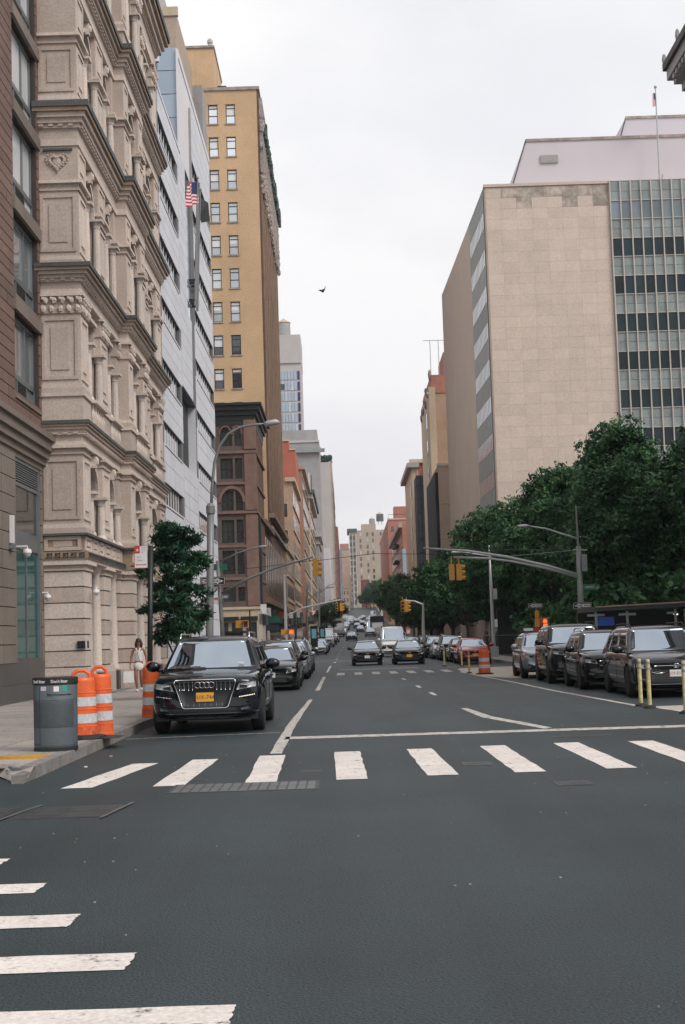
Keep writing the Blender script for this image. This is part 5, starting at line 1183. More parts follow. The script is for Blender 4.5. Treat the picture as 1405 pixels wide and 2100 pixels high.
# right kerb
c=car_place(mini,7.5,32.6,'charcoal minivan parked behind the delineator posts at the right edge','car',GR,-.02); plate(c,'minivan','A19-8103',M_plw,z=.56)
car_place(mid,7.2,38.1,'black SUV with chrome trim parked behind the minivan','car',GR,-.02)
car_place(big,7.15,43.3,'tall boxy black SUV, second behind the minivan','car',GR,-.02)
c=car_place(polc,7.0,49.4,'silver police SUV with a light bar and red and blue side stripe','car',GR,-.02,copy=False)
sp=SPEC['midsuv']; tr=bvh([q for q in c.children if q.name.startswith('body')][0].data)
part('side_stripe',patch(tr,[(.9,.86),(3.9,.90),(3.9,.96),(.9,.92)],10,1,'s-',.006),M_flagb,c,world=False); part('side_stripe',patch(tr,[(.3,.74),(1.5,.84),(1.5,.9),(.3,.80)],6,1,'s-',.008),M_rsign,c,world=False)
lbr=part('light_bar',MB().box(-.6,.6,2.2,2.45,1.64,1.74),M_tail,c,world=False); part('clear_lens',MB().box(-.62,-.3,2.17,2.48,1.65,1.745),M_wsign,lbr,world=False)
for q,(P_,y,lb_) in enumerate([(sedr,76.2,'dark red sedan at the head of the row behind the far delineator posts'),(sedb,83,'black sedan behind the dark red sedan'),(mid,89.5,'black SUV third in the far right row'),(seds,96,'silver sedan fourth in the far right row'),(mid,102.5,'black SUV fifth in the far right row'),(sed,109,'grey sedan sixth in the far right row')]):
    c=car_place(P_,7.0-q*.12 if q else 6.85,y,lb_,'car',GR,copy=True)
    if q==0: plate(c,'sedan','',M_plo)
for q,y in enumerate((122,130,138,147,156,166,178,190)):
    car_place([mid,seds,sedb,mids][q%4],7.0+cx(y)*.6,y,['black SUV','silver sedan','black sedan','silver SUV'][q%4]+(' in the nearer half' if q<4 else ' in the farther half')+' of the shaded row under the trees','car',GR)
# bus / box truck
def truck(x,y,w,l,h,m,label,cab=True,cat='truck'):
    z=gz(y); o=root('box_truck' if cab else 'bus',label,cat,(x,y,z)); w2=w/2
    if cab:
        part('cargo_box',MB().box(x-w2,x+w2,y+2,y+l,z+.9,z+h),m,o); cb=part('cab',MB().add([(x-w2*.9,y,z+.5),(x+w2*.9,y,z+.5),(x+w2*.9,y+1.95,z+.5),(x-w2*.9,y+1.95,z+.5),(x-w2*.85,y+.5,z+2.3),(x+w2*.85,y+.5,z+2.3),(x+w2*.85,y+1.95,z+2.4),(x-w2*.85,y+1.95,z+2.4)],[(0,3,2,1),(4,5,6,7),(0,1,5,4),(1,2,6,5),(2,3,7,6),(3,0,4,7)]),M_whitel,o)
        part('windscreen',MB().add([(x-w2*.8,y+.22,z+1.35),(x+w2*.8,y+.22,z+1.35),(x+w2*.75,y+.45,z+2.2),(x-w2*.75,y+.45,z+2.2)],[(0,1,2,3)]),M_cglass,cb)
    else:
        part('body',MB().box(x-w2,x+w2,y,y+l,z+.35,z+h),m,o); ub('windscreen',(x-w2*.9,x+w2*.9,y-.04,y+.02,z+1.2,z+2.5),M_cglass,o); ub('destination_sign',(x-w2*.6,x+w2*.6,y-.03,y+.02,z+2.6,z+2.95),M_dark,o); ub('bumper',(x-w2,x+w2,y-.12,y,z+.35,z+.65),M_plas,o)
    for s_ in (-1,1):
        for yy in (y+.8,y+l-1.2): part('wheel',MB().lathe([(.45,-.14),(.48,0),(.45,.14)],n=16).xf(Matrix.Translation((x+s_*(w2-.15),yy,z+.48))@Matrix.Rotation(PI/2,4,'Y')),M_tyre,o)
        ub('headlight',(x+s_*w2*.6-.14,x+s_*w2*.6+.14,y-.05,y+.02,z+.75,z+.95),M_refl,o)
truck(5.9,268,2.5,8,3.6,M_net,'tall dark box truck with a white cab at the right of the far road'); truck(-1.6,262,2.5,9,3.4,M_whitel,'white and grey bus at the left of the far road',False,'bus')
for q,(x,y,P_,nm) in enumerate([(5.2,345,sedr,'red sedan'),(6.6,372,van,'white van'),(7.6,410,sedt,'yellow taxi'),(3.4,400,sedw,'pale sedan'),(2.0,430,sedt,'second yellow taxi'),(-.2,320,mids,'silver SUV'),(6.2,310,seds,'grey sedan'),(7.4,330,sedr,'dark red sedan'),(4.2,365,sedb,'black sedan'),(2.6,390,mid,'black SUV'),(6.4,400,mids,'pale SUV'),(-.9,290,sedw,'white saloon'),(8.9,395,sedw,'white saloon'),(9.0,470,van,'third white van'),(4.4,430,sedb,'second black sedan'),(3.0,300,sed,'mid grey sedan'),(.2,352,seds,'silver sedan'),(8.6,440,sedt,'third yellow taxi'),(5.5,455,sedw,'white sedan'),(1.0,380,van,'white delivery van')]):
    car_place(P_,x,y,'tiny %s on the hill, %s'%(nm,'right of the road centre' if x>4 else 'left of the road centre'),'car' if 'van' not in nm else 'van','distant cars on the hill',name='car')
for P_ in (sed,sedb,sedw,seds,sedr,sedt,mid,mids,mini,big,van):
    for ch in list(P_.children_recursive): bpy.data.objects.remove(ch)
    bpy.data.objects.remove(P_)

# ================= street furniture =================
# litter bin
bx_,by_=-4.13,20.2; lb=root('litter_bin','grey perforated steel litter bin with stickers and a black lettered rim at the kerb corner','litter bin',(bx_,by_,.15))
part('body',MB().lathe([(.355,.03),(.36,.1),(.365,.95),(.355,.97),(.33,.97),(.32,.6)],(bx_,by_,.15),36),M_bin,lb,smooth=True)
part('base_ring',MB().lathe([(.34,0),(.365,.0),(.365,.05),(.34,.05)],(bx_,by_,.15),36),M_black,lb)
rim=part('rim',MB().lathe([(.37,.965),(.378,.97),(.378,1.06),(.355,1.07),(.33,1.03)],(bx_,by_,.15),36),M_bsign,lb)
def on_cyl(me,ang,r,z):   # bend flat lettering round the bin
    for v in me.vertices:
        a=ang+v.co.x/r; h=v.co.y; dz=v.co.z; v.co=((r+dz)*math.sin(a),-(r+dz)*math.cos(a),h+z)
    me.update(); return me
for ang,tx in ((-.62,"Don't litter"),(.38,"Don't litter")): link('rim_text',on_cyl(text_mesh(tx,.045,M_text,bold=.0006),ang,.381,1.01),rim,loc=(bx_,by_,.15))
link('side_text',on_cyl(text_mesh('No business waste',.030,M_black),.55,.369,.82),lb,loc=(bx_,by_,.15)); link('side_text',on_cyl(text_mesh('No',.05,M_black),-.05,.369,.82),lb,loc=(bx_,by_,.15))
hl=MB()
for j in range(24):
    z=.15+.36+j*.0155
    for i in range(70):
        a=-1.15+i*.033+(j%2)*.0165
        if a>1.15: break
        c_=Vector((bx_+.3655*math.sin(a),by_-.3655*math.cos(a),z)); t=Vector((math.cos(a),math.sin(a),0))*.0032; u_=Vector((0,0,.004)); hl.add([c_-t-u_,c_+t-u_,c_+t+u_,c_-t+u_],[(0,1,2,3)])
part('perforations',hl,M_hole,lb,kind='stuff')
def cyl_patch(a0,a1,z0,z1,r,n=6):
    mb=MB()
    for i in range(n+1):
        a=a0+(a1-a0)*i/n
        for z in (z0,z1): mb.v.append((bx_+r*math.sin(a),by_-r*math.cos(a),.15+z))
    mb.f=[(i*2,i*2+2,i*2+3,i*2+1) for i in range(n)]; return mb
part('sticker',cyl_patch(.12,.36,.865,.94,.3665),M_wsign,lb); part('sticker',cyl_patch(.52,.75,.865,.95,.3665),mat('teal sticker',(.03,.32,.25),.4,.2,20),lb); part('sticker',cyl_patch(-.5,-.22,.88,.94,.3665),M_refl,lb); part('door_seam',cyl_patch(-.60,-.575,.08,.95,.3665,1),M_black,lb); part('door_seam',cyl_patch(-1.3,-.58,.10,.11,.3665,6),M_black,lb); part('band_seam',cyl_patch(-1.5,1.5,.345,.35,.366,16),M_black,lb); part('band_seam',cyl_patch(-1.5,1.5,.735,.74,.366,16),M_black,lb)
lb.scale=(.84,.84,.955)
# traffic barrels
def barrel(x,y,label,h=1.0,r=.25,rz=0,foot=True,z=.15,tilt=0,dirty=True,g='orange traffic barrels'):
    o=root('traffic_barrel',label,'traffic barrel',(x,y,z),g,rz=rz)
    seg=[(0,.16,.99),(.17,.40,.94),(.41,.64,.89),(.65,.92,.84)]
    b=MB().lathe([(r*1.04,0),(r*1.04,.05),(r,.06),(r*.98,.18),(r*1.0,.19),(r*.95,.20),(r*.94,.44),(r*.97,.45),(r*.91,.46),(r*.90,.70),(r*.93,.71),(r*.87,.72),(r*.85,.90),(r*.78,.94),(0.02,.94)],(0,0,0),28)
    part('body',b,M_ora,o,smooth=False,world=False)
    for z0,z1,rr in ((.24,.38,.945),(.50,.64,.905)):
        part('reflective_band',MB().lathe([(r*rr+.004,z0),(r*rr+.001,z1)],(0,0,0),28),M_refl,o,world=False)
    if dirty: part('scuffed_foot',MB().lathe([(r*1.0+.006,.055),(r*.985+.006,.175)],(0,0,0),28),M_orad,o,world=False)
    part('handle',MB().tube([(-r*.55,0,.93),(-r*.5,0,1.0),(-r*.2,0,1.05),(r*.2,0,1.05),(r*.5,0,1.0),(r*.55,0,.93)],[.03]*6,8),M_ora,o,world=False)
    if foot: part('rubber_base',MB().lathe([(r*1.55,-.0),(r*1.5,.04),(r*1.1,.06)],(0,0,0),8),M_rub,o,world=False)
    return o
o=barrel(-4.19,22.5,'nearest orange and white traffic barrel, beside the grey litter bin',r=.245,rz=.2); o.location.z=.16
o=barrel(-4.0,23.05,'taller orange traffic barrel behind the one next to the litter bin',r=.215,foot=False,dirty=False); o.location.z=.15; o.scale=(1,1,1.05)
ub_=part('rubber_ramp',MB().add([(-4.75,22.3,.151),(-3.62,22.35,.151),(-3.62,23.0,.151),(-4.7,23.0,.151),(-4.55,22.5,.21),(-3.95,22.5,.21),(-3.95,22.9,.21),(-4.55,22.9,.21)],[(0,1,5,4),(1,2,6,5),(2,3,7,6),(3,0,4,7),(4,5,6,7)]),M_rub,None) if False else single('rubber_base_plate',MB().add([(-4.75,22.3,.151),(-3.6,22.35,.151),(-3.6,23.0,.151),(-4.7,23.0,.151),(-4.55,22.45,.175),(-3.85,22.5,.175),(-3.85,22.9,.175),(-4.55,22.9,.175)],[(0,1,5,4),(1,2,6,5),(2,3,7,6),(3,0,4,7),(4,5,6,7)]),M_rub,'black rubber base plate lying on the kerb under the orange barrels','rubber base')
o=barrel(-3.93,28.6,'orange traffic barrel on the pavement beside the front of the luxury SUV',r=.20,foot=False); o.scale=(.95,.95,1.02)
barrel(5.42,56.7,'lone orange traffic barrel on the painted corner across the street',r=.235,z=.004)
for (x,y,l) in ((-8.1,100,'tiny orange barrel left of the far crossing, over the luxury SUV roof'),):
    pass
# delineator posts
def delineator(x,y,label,h=.97,z=.004):
    o=root('delineator_post',label,'post',(x,y,z),'cream delineator posts'); r=.042
    part('tube',MB().lathe([(r,.03),(r,h-.02),(r*.8,h)],(0,0,0),12),M_deli,o,world=False); part('base',MB().lathe([(.13,0),(.12,.03),(.06,.06)],(0,0,0),12),M_rub,o,world=False)
    for z0 in (h-.10,h-.21): part('grey_band',MB().lathe([(r+.003,z0),(r+.003,z0+.045)],(0,0,0),12),M_pole,o,world=False)
    return o
delineator(6.03,29.6,'leftmost of the three delineator posts in front of the minivan'); delineator(6.03,28.75,'middle of the three delineator posts, close beside the leftmost'); delineator(6.22,26.5,'rightmost delineator post in front of the minivan')
delineator(5.0,73.8,'delineator post left of the dark red sedan',1.0); delineator(5.75,71.9,'delineator post right of the dark red sedan',1.0); delineator(4.98,58.6,'weathered delineator post next to the lone far barrel',.95)
# poles, signals, signs
def signal(name,label,x,y,z,s=1.0,face='cam',m=M_sigy,par=None,lit=None,group='yellow traffic signals'):
    o=root(name,label,'traffic light',(x,y,z),group)
    h=.74*s; w=.24*s; dx={'cam':0,'left':-1,'right':1}[face] if face!='away' else 0
    part('housing',MB().box(-w/2,w/2,-w*.45,w*.45,0,h),m,o,world=False)
    for i in range(3):
        zc=h*(i+.5)/3
        if face=='cam' or face=='away':
            dy=-1 if face=='cam' else 1
            v=MB().tube([(0,dy*w*.45,zc),(0,dy*w*1.0,zc-.02)],[w*.44,w*.44],10,False); ln=MB().lathe([(w*.36,0),(w*.36,.02)],n=12).xf(Matrix.Translation((0,dy*w*.46,zc))@Matrix.Rotation(PI/2,4,'X'))
        else:
            v=MB().tube([(dx*w*.5,0,zc),(dx*w*1.15,0,zc-.02)],[w*.44,w*.40],10,False); ln=MB().lathe([(w*.36,0),(w*.36,.02)],n=12).xf(Matrix.Translation((dx*w*.52,0,zc))@Matrix.Rotation(PI/2,4,'Y'))
        part('visor',v,m,o,world=False); part('lens',ln,M_dark,o,world=False)
    part('hanger',MB().tube([(0,0,h),(0,0,h+.3)],.025,6),M_sigy,o,world=False); return o
# left tall street lamp
lp_=root('street_lamp','tall curved street lamp with a thick grey lower shaft on the left pavement','street lamp',(-4.55,47.5,.15)); Y=47.5
pts=[(430,1300),(431,1200),(432,1052)]; P1=[(aty(px,py,Y)[0],Y,aty(px,py,Y)[1]) for px,py in pts]; P1=[(P1[0][0]-.02,Y,.15)]+P1
part('shaft',MB().tube(P1,[.135,.13,.125,.12],14),M_pole,lp_,smooth=True); part('collar',MB().lathe([(.15,0),(.15,.25),(.08,.35)],(P1[-1][0],Y,P1[-1][2]-.02),12),M_pole,lp_)
pts=[(433,1050),(435,1000),(440,948),(450,915),(468,890),(492,876),(520,871),(545,869)]; P2=[(aty(px,py,Y)[0],Y,aty(px,py,Y)[1]) for px,py in pts]
part('curved_arm',MB().tube(P2,[.055,.052,.05,.048,.045,.042,.04,.035],10),M_pole,lp_,smooth=True)
a=aty(542,870,Y); b=aty(574,865,Y); part('lamp_head',MB().tube([(a[0],Y,a[1]),(a[0]+.1,Y,a[1]+.02),(b[0]-.12,Y,b[1]),(b[0],Y,b[1]-.02)],[.06,.10,.10,.03],10),M_polel,lp_,smooth=True)
for nm_,lbl,pa,yy,zz_ in (('street_name_sign','teal green street name sign half hidden by the small tree',(375,1148),47.2,.20),('street_name_sign','green street name sign right of the thick lamp shaft',(452,1163),60.0,.22)):
    x,z=aty(*pa,yy); w=.55 if pa[0]<400 else .28; o=root(nm_,lbl,'street sign',(x,yy,z),'green street name signs'); part('blade',MB().box(x-w,x+w,yy-.01,yy+.01,z-zz_/2-.03,z+zz_/2+.03),M_green,o); part('bracket',MB().box(x+(w if pa[0]<400 else -w)-.03,x+(w if pa[0]<400 else -w)+.03,yy-.03,yy+.1,z-.05,z+.05),M_pole,o)
# left signal pole
Y=60; sp_=root('signal_pole','galvanised signal pole with a long rising mast arm on the left pavement','signal pole',(-5.15,Y,.15))
top=aty(446,1150,Y); part('pole',MB().tube([(-5.12,Y,.15),(top[0],Y,top[1])],[.10,.075],12),M_pole,sp_,smooth=True)
pts=[(452,1218),(510,1186),(560,1166),(600,1154),(642,1142)]; part('mast_arm',MB().tube([(aty(px,py,Y)[0],Y,aty(px,py,Y)[1]) for px,py in pts],[.06,.055,.05,.045,.04],8),M_pole,sp_,smooth=True)
pts=[(450,1152),(490,1133),(520,1124),(535,1121)]; part('lamp_arm',MB().tube([(aty(px,py,Y)[0],Y,aty(px,py,Y)[1]) for px,py in pts],[.04,.035,.03,.03],8),M_pole,sp_,smooth=True)
a=aty(530,1122,Y); b=aty(547,1120,Y); part('lamp_head',MB().ell(((a[0]+b[0])/2,Y,a[1]+.02),.22,.1,.05,12,6),M_polel,sp_,smooth=True)
pts=[(452,1172),(560,1160),(650,1148)]; part('guy_cable',MB().tube([(aty(px,py,Y)[0],Y,aty(px,py,Y)[1]) for px,py in pts],.012,5),M_black,sp_)
a=aty(648,1182,Y); signal('traffic_signal','yellow traffic signal hanging from the left mast arm, seen from the side',a[0],Y,a[1],.93,'right')
wr=single('overhead_wire',MB().tube([(aty(650,1150,60)[0],60,aty(650,1150,60)[1]),(1.2,58,5.0),(4.5,57,4.8),(9.8,56,5.1)],.012,5),M_black,'thin black wire sagging across the street between the two signal poles','wire')
def oneway(x,y,z,w,h,right,label,par_=None):
    o=root('one_way_sign',label,'street sign',(x,y,z),'one way signs'); s_=1 if right else -1
    part('plate',MB().box(-w/2,w/2,-.01,.01,-h/2,h/2),M_bsign,o,world=False)
    b=MB().box(-w*.47,-w*.455,-.014,-.01,-h*.42,h*.42).box(w*.455,w*.47,-.014,-.01,-h*.42,h*.42).box(-w*.47,w*.47,-.014,-.01,h*.40,h*.43).box(-w*.47,w*.47,-.014,-.01,-h*.43,-h*.40); part('border',b,M_wsign,o,world=False)
    ar=[(-w*.42*s_,-h*.24),(w*.16*s_,-h*.24),(w*.16*s_,-h*.36),(w*.42*s_,0),(w*.16*s_,h*.36),(w*.16*s_,h*.24),(-w*.42*s_,h*.24)]
    if s_<0: ar=ar[::-1]
    A_=MB().add([(p[0],-.013,p[1]) for p in ar],[tuple(range(7))]); arr=part('arrow',A_,M_wsign,o,world=False)
    link('lettering',text_mesh('ONE WAY',h*.36,M_bsign,ext=.001,bold=h*.012),arr,loc=(-w*.06*s_,-.016,-h*.02),rot=(PI/2,0,0),world=False); part('bracket',MB().box(-.03,.03,.01,.14,-.1,.1),M_pole,o,world=False); return o
x,z=aty(437,1192,59.8); oneway(x,59.7,z,1.06,.36,True,'black one way sign pointing right, behind the thick lamp shaft')
x,z=aty(460,1224,59.8); oneway(x+.05,59.75,z,.34,.17,True,'small one way sign lower on the left signal pole')
for (px,py,lbl) in ((443,1205,'upper'),(444,1232,'lower')):
    x,z=aty(px,py,60); o=root('parking_sign','%s of two small white parking signs on the left signal pole'%lbl,'street sign',(x,59.9,z)); part('plate',MB().box(x-.09,x+.09,59.86,59.88,z-.14,z+.14),M_wsign,o); part('band',MB().box(x-.08,x+.08,59.85,59.86,z+.04,z+.12),M_rsign,o)
# parking restriction sign by the kerb
Y=33; bpx=aty(307,1360,Y)[0]; pp_=root('kerb_sign','white and red kerbside sign with a star on a black post by the small tree','street sign',(-4.6,Y,.15))
tp_=aty(309,1119,Y); part('post',MB().tube([(bpx-.02,Y,.15),(tp_[0],Y,tp_[1])],.062,10),M_black,pp_,smooth=True)
a=aty(276,1120,Y-.02); b=aty(304,1165,Y-.02); sg=part('sign_plate',MB().box(a[0],b[0],Y-.08,Y-.06,b[1],a[1]),M_wsign,pp_)
W_,H_=b[0]-a[0],a[1]-b[1]
bd=MB(); e=.008; yy=Y-.083
bd.box(a[0],b[0],yy,Y-.08,b[1],b[1]+e).box(a[0],b[0],yy,Y-.08,a[1]-e,a[1]).box(a[0],a[0]+e,yy,Y-.08,b[1]+e,a[1]-e).box(b[0]-e,b[0],yy,Y-.08,b[1]+e,a[1]-e).box(a[0]+e,a[0]+W_*.42,yy,Y-.08,a[1]-H_*.34,a[1]-e); part('red_field',bd,M_rsign,sg)
cx_,cz=a[0]+W_*.23,a[1]-H_*.19; st=[(cx_+(.042 if k%2==0 else .017)*math.sin(PI*k/5),yy-.002,cz+(.042 if k%2==0 else .017)*math.cos(PI*k/5)) for k in range(10)]
part('star',MB().add(st+[(cx_,yy-.002,cz)],[(k,(k+1)%10,10) for k in range(10)]),M_wsign,sg)
for (t,u,v,h_) in (('ACTIVE',.70,.09,.030),('SERVICE',.70,.19,.028),('BUS',.60,.29,.030),('Stop at',.36,.50,.034),('Customer',.42,.64,.034)): link('lettering',text_mesh(t,h_*.72,M_rsign,ext=.001),sg,loc=(a[0]+W_*u,yy-.001,a[1]-H_*v),rot=(PI/2,0,0))
part('double_arrow',MB().box(a[0]+W_*.2,a[0]+W_*.8,yy-.001,yy,b[1]+H_*.14,b[1]+H_*.17).add([(a[0]+W_*.08,yy-.001,b[1]+H_*.155),(a[0]+W_*.2,yy-.001,b[1]+H_*.115),(a[0]+W_*.2,yy-.001,b[1]+H_*.195)],[(0,1,2)]).add([(a[0]+W_*.92,yy-.001,b[1]+H_*.155),(a[0]+W_*.8,yy-.001,b[1]+H_*.195),(a[0]+W_*.8,yy-.001,b[1]+H_*.115)],[(0,1,2)]),M_rsign,sg)
# right signal pole
Y=56; rp2=root('signal_pole','tall grey signal pole with a double curved mast arm in front of the trees','signal pole',(9.35,Y,.15))
f_=lambda px,py: (aty(px,py,Y)[0],Y,aty(px,py,Y)[1])
part('pole',MB().tube([(f_(1195,1300)[0]+.02,Y,.15),f_(1193,1280),f_(1186,1120)],[.13,.12,.10],12),M_pole,rp2,smooth=True); part('pole_top',MB().tube([f_(1186,1120),f_(1181,1035)],[.05,.025],8),M_pole,rp2)
part('mast_arm',MB().tube([f_(1187,1180),f_(1120,1160),f_(1040,1142),f_(960,1130),f_(868,1124)],[.065,.06,.055,.05,.035],8),M_polel,rp2,smooth=True)
part('mast_arm',MB().tube([f_(1187,1184),f_(1120,1165),f_(1050,1151),f_(1000,1145),f_(930,1143)],[.055,.05,.045,.045,.04],8),M_polel,rp2,smooth=True)
part('lamp_arm',MB().tube([f_(1185,1105),f_(1150,1094),f_(1120,1084),f_(1085,1079)],[.04,.036,.03,.03],8),M_polel,rp2,smooth=True); q=f_(1073,1078); part('lamp_head',MB().ell(q,.25,.12,.05,12,6),M_wsign,rp2,smooth=True)
part('guy_rod',MB().tube([f_(1185,1128),f_(1050,1140),f_(1000,1142)],.014,5),M_pole,rp2); part('guy_rod',MB().tube([f_(1185,1128),f_(1000,1127),f_(880,1124)],.010,5),M_black,rp2)
part('cross_bar',MB().tube([f_(1176,1127),f_(1204,1128)],.025,6),M_polel,rp2); part('control_box',MB().box(f_(1192,1155)[0],f_(1203,1155)[0],Y-.15,Y+.15,f_(0+1198,1172)[2],f_(1198,1137)[2]),M_pole,rp2)
a=f_(922,1190); signal('traffic_signal','left yellow signal of the pair under the right mast arm, seen from behind',a[0]+.1,Y,a[2],.86,'away'); a=f_(942,1190); signal('traffic_signal','right yellow signal of the pair under the right mast arm, seen from the side',a[0]-.0,Y,a[2],.86,'right')
a=f_(1208,1204); o=root('street_name_sign','small green street name sign on the right signal pole','street sign',a,'green street name signs'); part('blade',MB().box(a[0]-.26,a[0]+.24,Y-.14,Y-.12,a[2]-.11,a[2]+.11),M_green,o); part('lettering_bar',MB().box(a[0]-.18,a[0]+.16,Y-.145,Y-.14,a[2]-.03,a[2]+.03),M_span,o)
a=f_(1193,1242); oneway(a[0],Y-.16,a[2],.74,.26,False,'black one way sign pointing left, crossed by the right signal pole')
a=f_(1207,1270); o=root('pedestrian_signal','orange pedestrian signal box on the right signal pole','pedestrian signal',a,'orange pedestrian signals'); part('housing',MB().box(a[0]-.18,a[0]+.16,Y-.2,Y+.15,a[2]-.24,a[2]+.24),M_sigo,o); part('visor',MB().box(a[0]-.2,a[0]+.18,Y-.32,Y-.2,a[2]+.2,a[2]+.25),M_sigo,o); part('bracket',MB().box(a[0]-.3,a[0]-.18,Y-.02,Y+.02,a[2]-.05,a[2]+.0),M_sigy,o)
Y=60; g_=lambda px,py: (aty(px,py,Y)[0],Y,aty(px,py,Y)[1])
sp3=root('sign_post','short post carrying a one way sign and pedestrian signal before the dark trees','sign post',(8.15,Y,.15)); a=g_(1098,1236); b=g_(1102,1262); part('post',MB().tube([(b[0]+.02,Y,.15),b,a],[.06,.055,.04],8),M_pole,sp3); part('yellow_collar',MB().lathe([(.09,0),(.11,.1),(.08,.3)],(b[0],Y,b[2]-.1),10),M_sigy,sp3)
a=g_(1097,1242); oneway(a[0],Y-.1,a[2],.62,.21,False,'black one way sign pointing left on the short post left of the signal pole')
a=g_(1100,1277); o=root('pedestrian_signal','twin orange pedestrian signal with a lit red hand on the short post','pedestrian signal',a,'orange pedestrian signals'); part('housing',MB().box(a[0]-.08,a[0]+.10,Y-.35,Y-.1,a[2]-.18,a[2]+.18),M_sigo,o); hs=part('housing',MB().box(a[0]+.18,a[0]+.46,Y-.3,Y+.05,a[2]-.18,a[2]+.18),M_sigo,o); part('visor',MB().box(a[0]+.16,a[0]+.52,Y-.45,Y-.3,a[2]+.16,a[2]+.2),M_sigy,o)
part('red_hand',MB().box(a[0]+.26,a[0]+.31,Y-.32,Y-.3,a[2]-.06,a[2]+.12).box(a[0]+.315,a[0]+.355,Y-.32,Y-.3,a[2]-.06,a[2]+.13).box(a[0]+.36,a[0]+.40,Y-.32,Y-.3,a[2]-.06,a[2]+.11).box(a[0]+.25,a[0]+.41,Y-.32,Y-.3,a[2]-.13,a[2]-.065),M_lamp_r,hs)
# middle-right street pole
Y=89; h_=lambda px,py: (aty(px,py,Y)[0],Y,aty(px,py,Y)[1])
mp_=root('street_lamp','slim pale street lamp pole with boxes, standing past the lone barrel','street lamp',(9.1,Y,.15)); part('pole',MB().tube([(h_(1014,1340)[0],Y,.15),h_(1013,1330),h_(1007,1200),h_(1003,1118)],[.13,.12,.10,.04],10),M_polel,mp_,smooth=True); part('base',MB().box(h_(1014,1340)[0]-.25,h_(1014,1340)[0]+.25,Y-.25,Y+.25,.15,.8),M_polel,mp_)
part('control_box',MB().box(h_(1011,1218)[0],h_(1019,1218)[0],Y-.15,Y+.15,h_(0+1015,1229)[2],h_(1015,1207)[2]),M_conc,mp_); part('notice',MB().box(h_(1014,1278)[0],h_(1020,1278)[0],Y-.15,Y-.1,h_(1017,1286)[2],h_(1017,1270)[2]),M_wsign,mp_)
part('lamp_arm',MB().tube([h_(1004,1140),h_(980,1137),h_(955,1133),h_(945,1132)],.05,8),M_polel,mp_); q=h_(938,1132); part('lamp_head',MB().ell(q,.4,.15,.08,12,6),M_wsign,mp_,smooth=True)
# farther signal arms
def far_pole(Y,base,top,arm,sigs,label,lamp=None,m=M_polel):
    k=lambda px,py:(aty(px,py,Y)[0],Y,aty(px,py,Y)[1]); b=k(*base); o=root('signal_pole',label,'signal pole',(b[0],Y,gz(Y)),'far signal poles'); part('pole',MB().tube([(b[0],Y,gz(Y)),b,k(*top)],[.13,.12,.07],8),m,o); part('mast_arm',MB().tube([k(*p) for p in arm],.07,6),m,o)
    if lamp: part('lamp_arm',MB().tube([k(*p) for p in lamp],.05,6),m,o)
    for i,(px,py,f,s_) in enumerate(sigs):
        q=k(px,py); signal('traffic_signal','%s signal on the %s'%(['left','right'][i],' '.join(label.replace(',','').split()[:9])),q[0],Y,q[2],s_,f)
far_pole(110,(587,1300),(583,1178),[(591,1262),(620,1247),(660,1238),(699,1230)],[(691,1253,'cam',.85),(700,1253,'right',.85)],'second mast arm pole on the left, far behind the parked cars',[(584,1182),(592,1180)])
far_pole(105,(868,1290),(868,1236),[(868,1240),(850,1233),(828,1231)],[(826,1255,'cam',1.1),(834,1255,'right',1.1)],'mast arm pole hidden under the street trees on the right')
far_pole(150,(630,1290),(630,1200),[(632,1232),(650,1215),(672,1205),(684,1204)],[(690,1254,'cam',.6)],'third mast arm pole farther down the left side')
far_pole(210,(655,1280),(655,1200),[(656,1215),(675,1200),(690,1196)],[(701,1262,'cam',1.2)],'fourth mast arm pole on the distant left kerb')
# orange planter on a dark kiosk, pedestrian signals at the far left corner
Y=92; k_=lambda px,py:(aty(px,py,Y)[0],Y,aty(px,py,Y)[1])
q=k_(424,1296); o=root('newsstand','dark green newsstand roof peeking over the black luxury SUV','kiosk',(q[0],Y,0)); part('cabin',MB().box(q[0]-1.6,q[0]+2.2,Y,Y+2,0,q[2]-.15),M_verd,o); part('roof',MB().box(q[0]-1.8,q[0]+2.4,Y-.2,Y+2.2,q[2]-.15,q[2]),M_black,o)
o=root('orange_planter','orange pot with a small shrub standing on the newsstand roof','planter',q); part('pot',MB().lathe([(.16,0),(.22,.45),(.2,.46)],(q[0],Y,q[2]),12),M_ora,o); link('shrub',crown_mesh('shrub',[(q[0],Y,q[2]+.7,.3),(q[0]+.3,Y,q[2]+.85,.3),(q[0]+.6,Y,q[2]+.9,.25)],500,.12,M_leaf),o)
for (px,py,l) in ((497,1280,'pair of yellow pedestrian signals in front of the brownstone shopfront'),(590,1296,'orange pedestrian signal low on the second far signal pole')):
    q=k_(px,py); o=root('pedestrian_signal',l,'pedestrian signal',q,'orange pedestrian signals')
    e_=.24 if px<550 else .17
    part('housing',MB().box(q[0]-.42,q[0]-.02,Y-.1,Y+.2,q[2]-e_,q[2]+e_),M_sigy,o); h2=part('housing',MB().box(q[0]+.06,q[0]+.42,Y-.2,Y+.1,q[2]-e_,q[2]+e_),M_sigo,o); part('hood',MB().box(q[0]+.04,q[0]+.44,Y-.35,Y-.2,q[2]+e_-.04,q[2]+e_),M_sigy,o); part('display',MB().box(q[0]+.12,q[0]+.36,Y-.22,Y-.2,q[2]-e_+.06,q[2]+e_-.08),M_dark if px<550 else M_lamp_r,h2); part('post',MB().tube([(q[0]+.5,Y,.15),(q[0]+.5,Y,q[2]+.9)],.05,6),M_black,o)
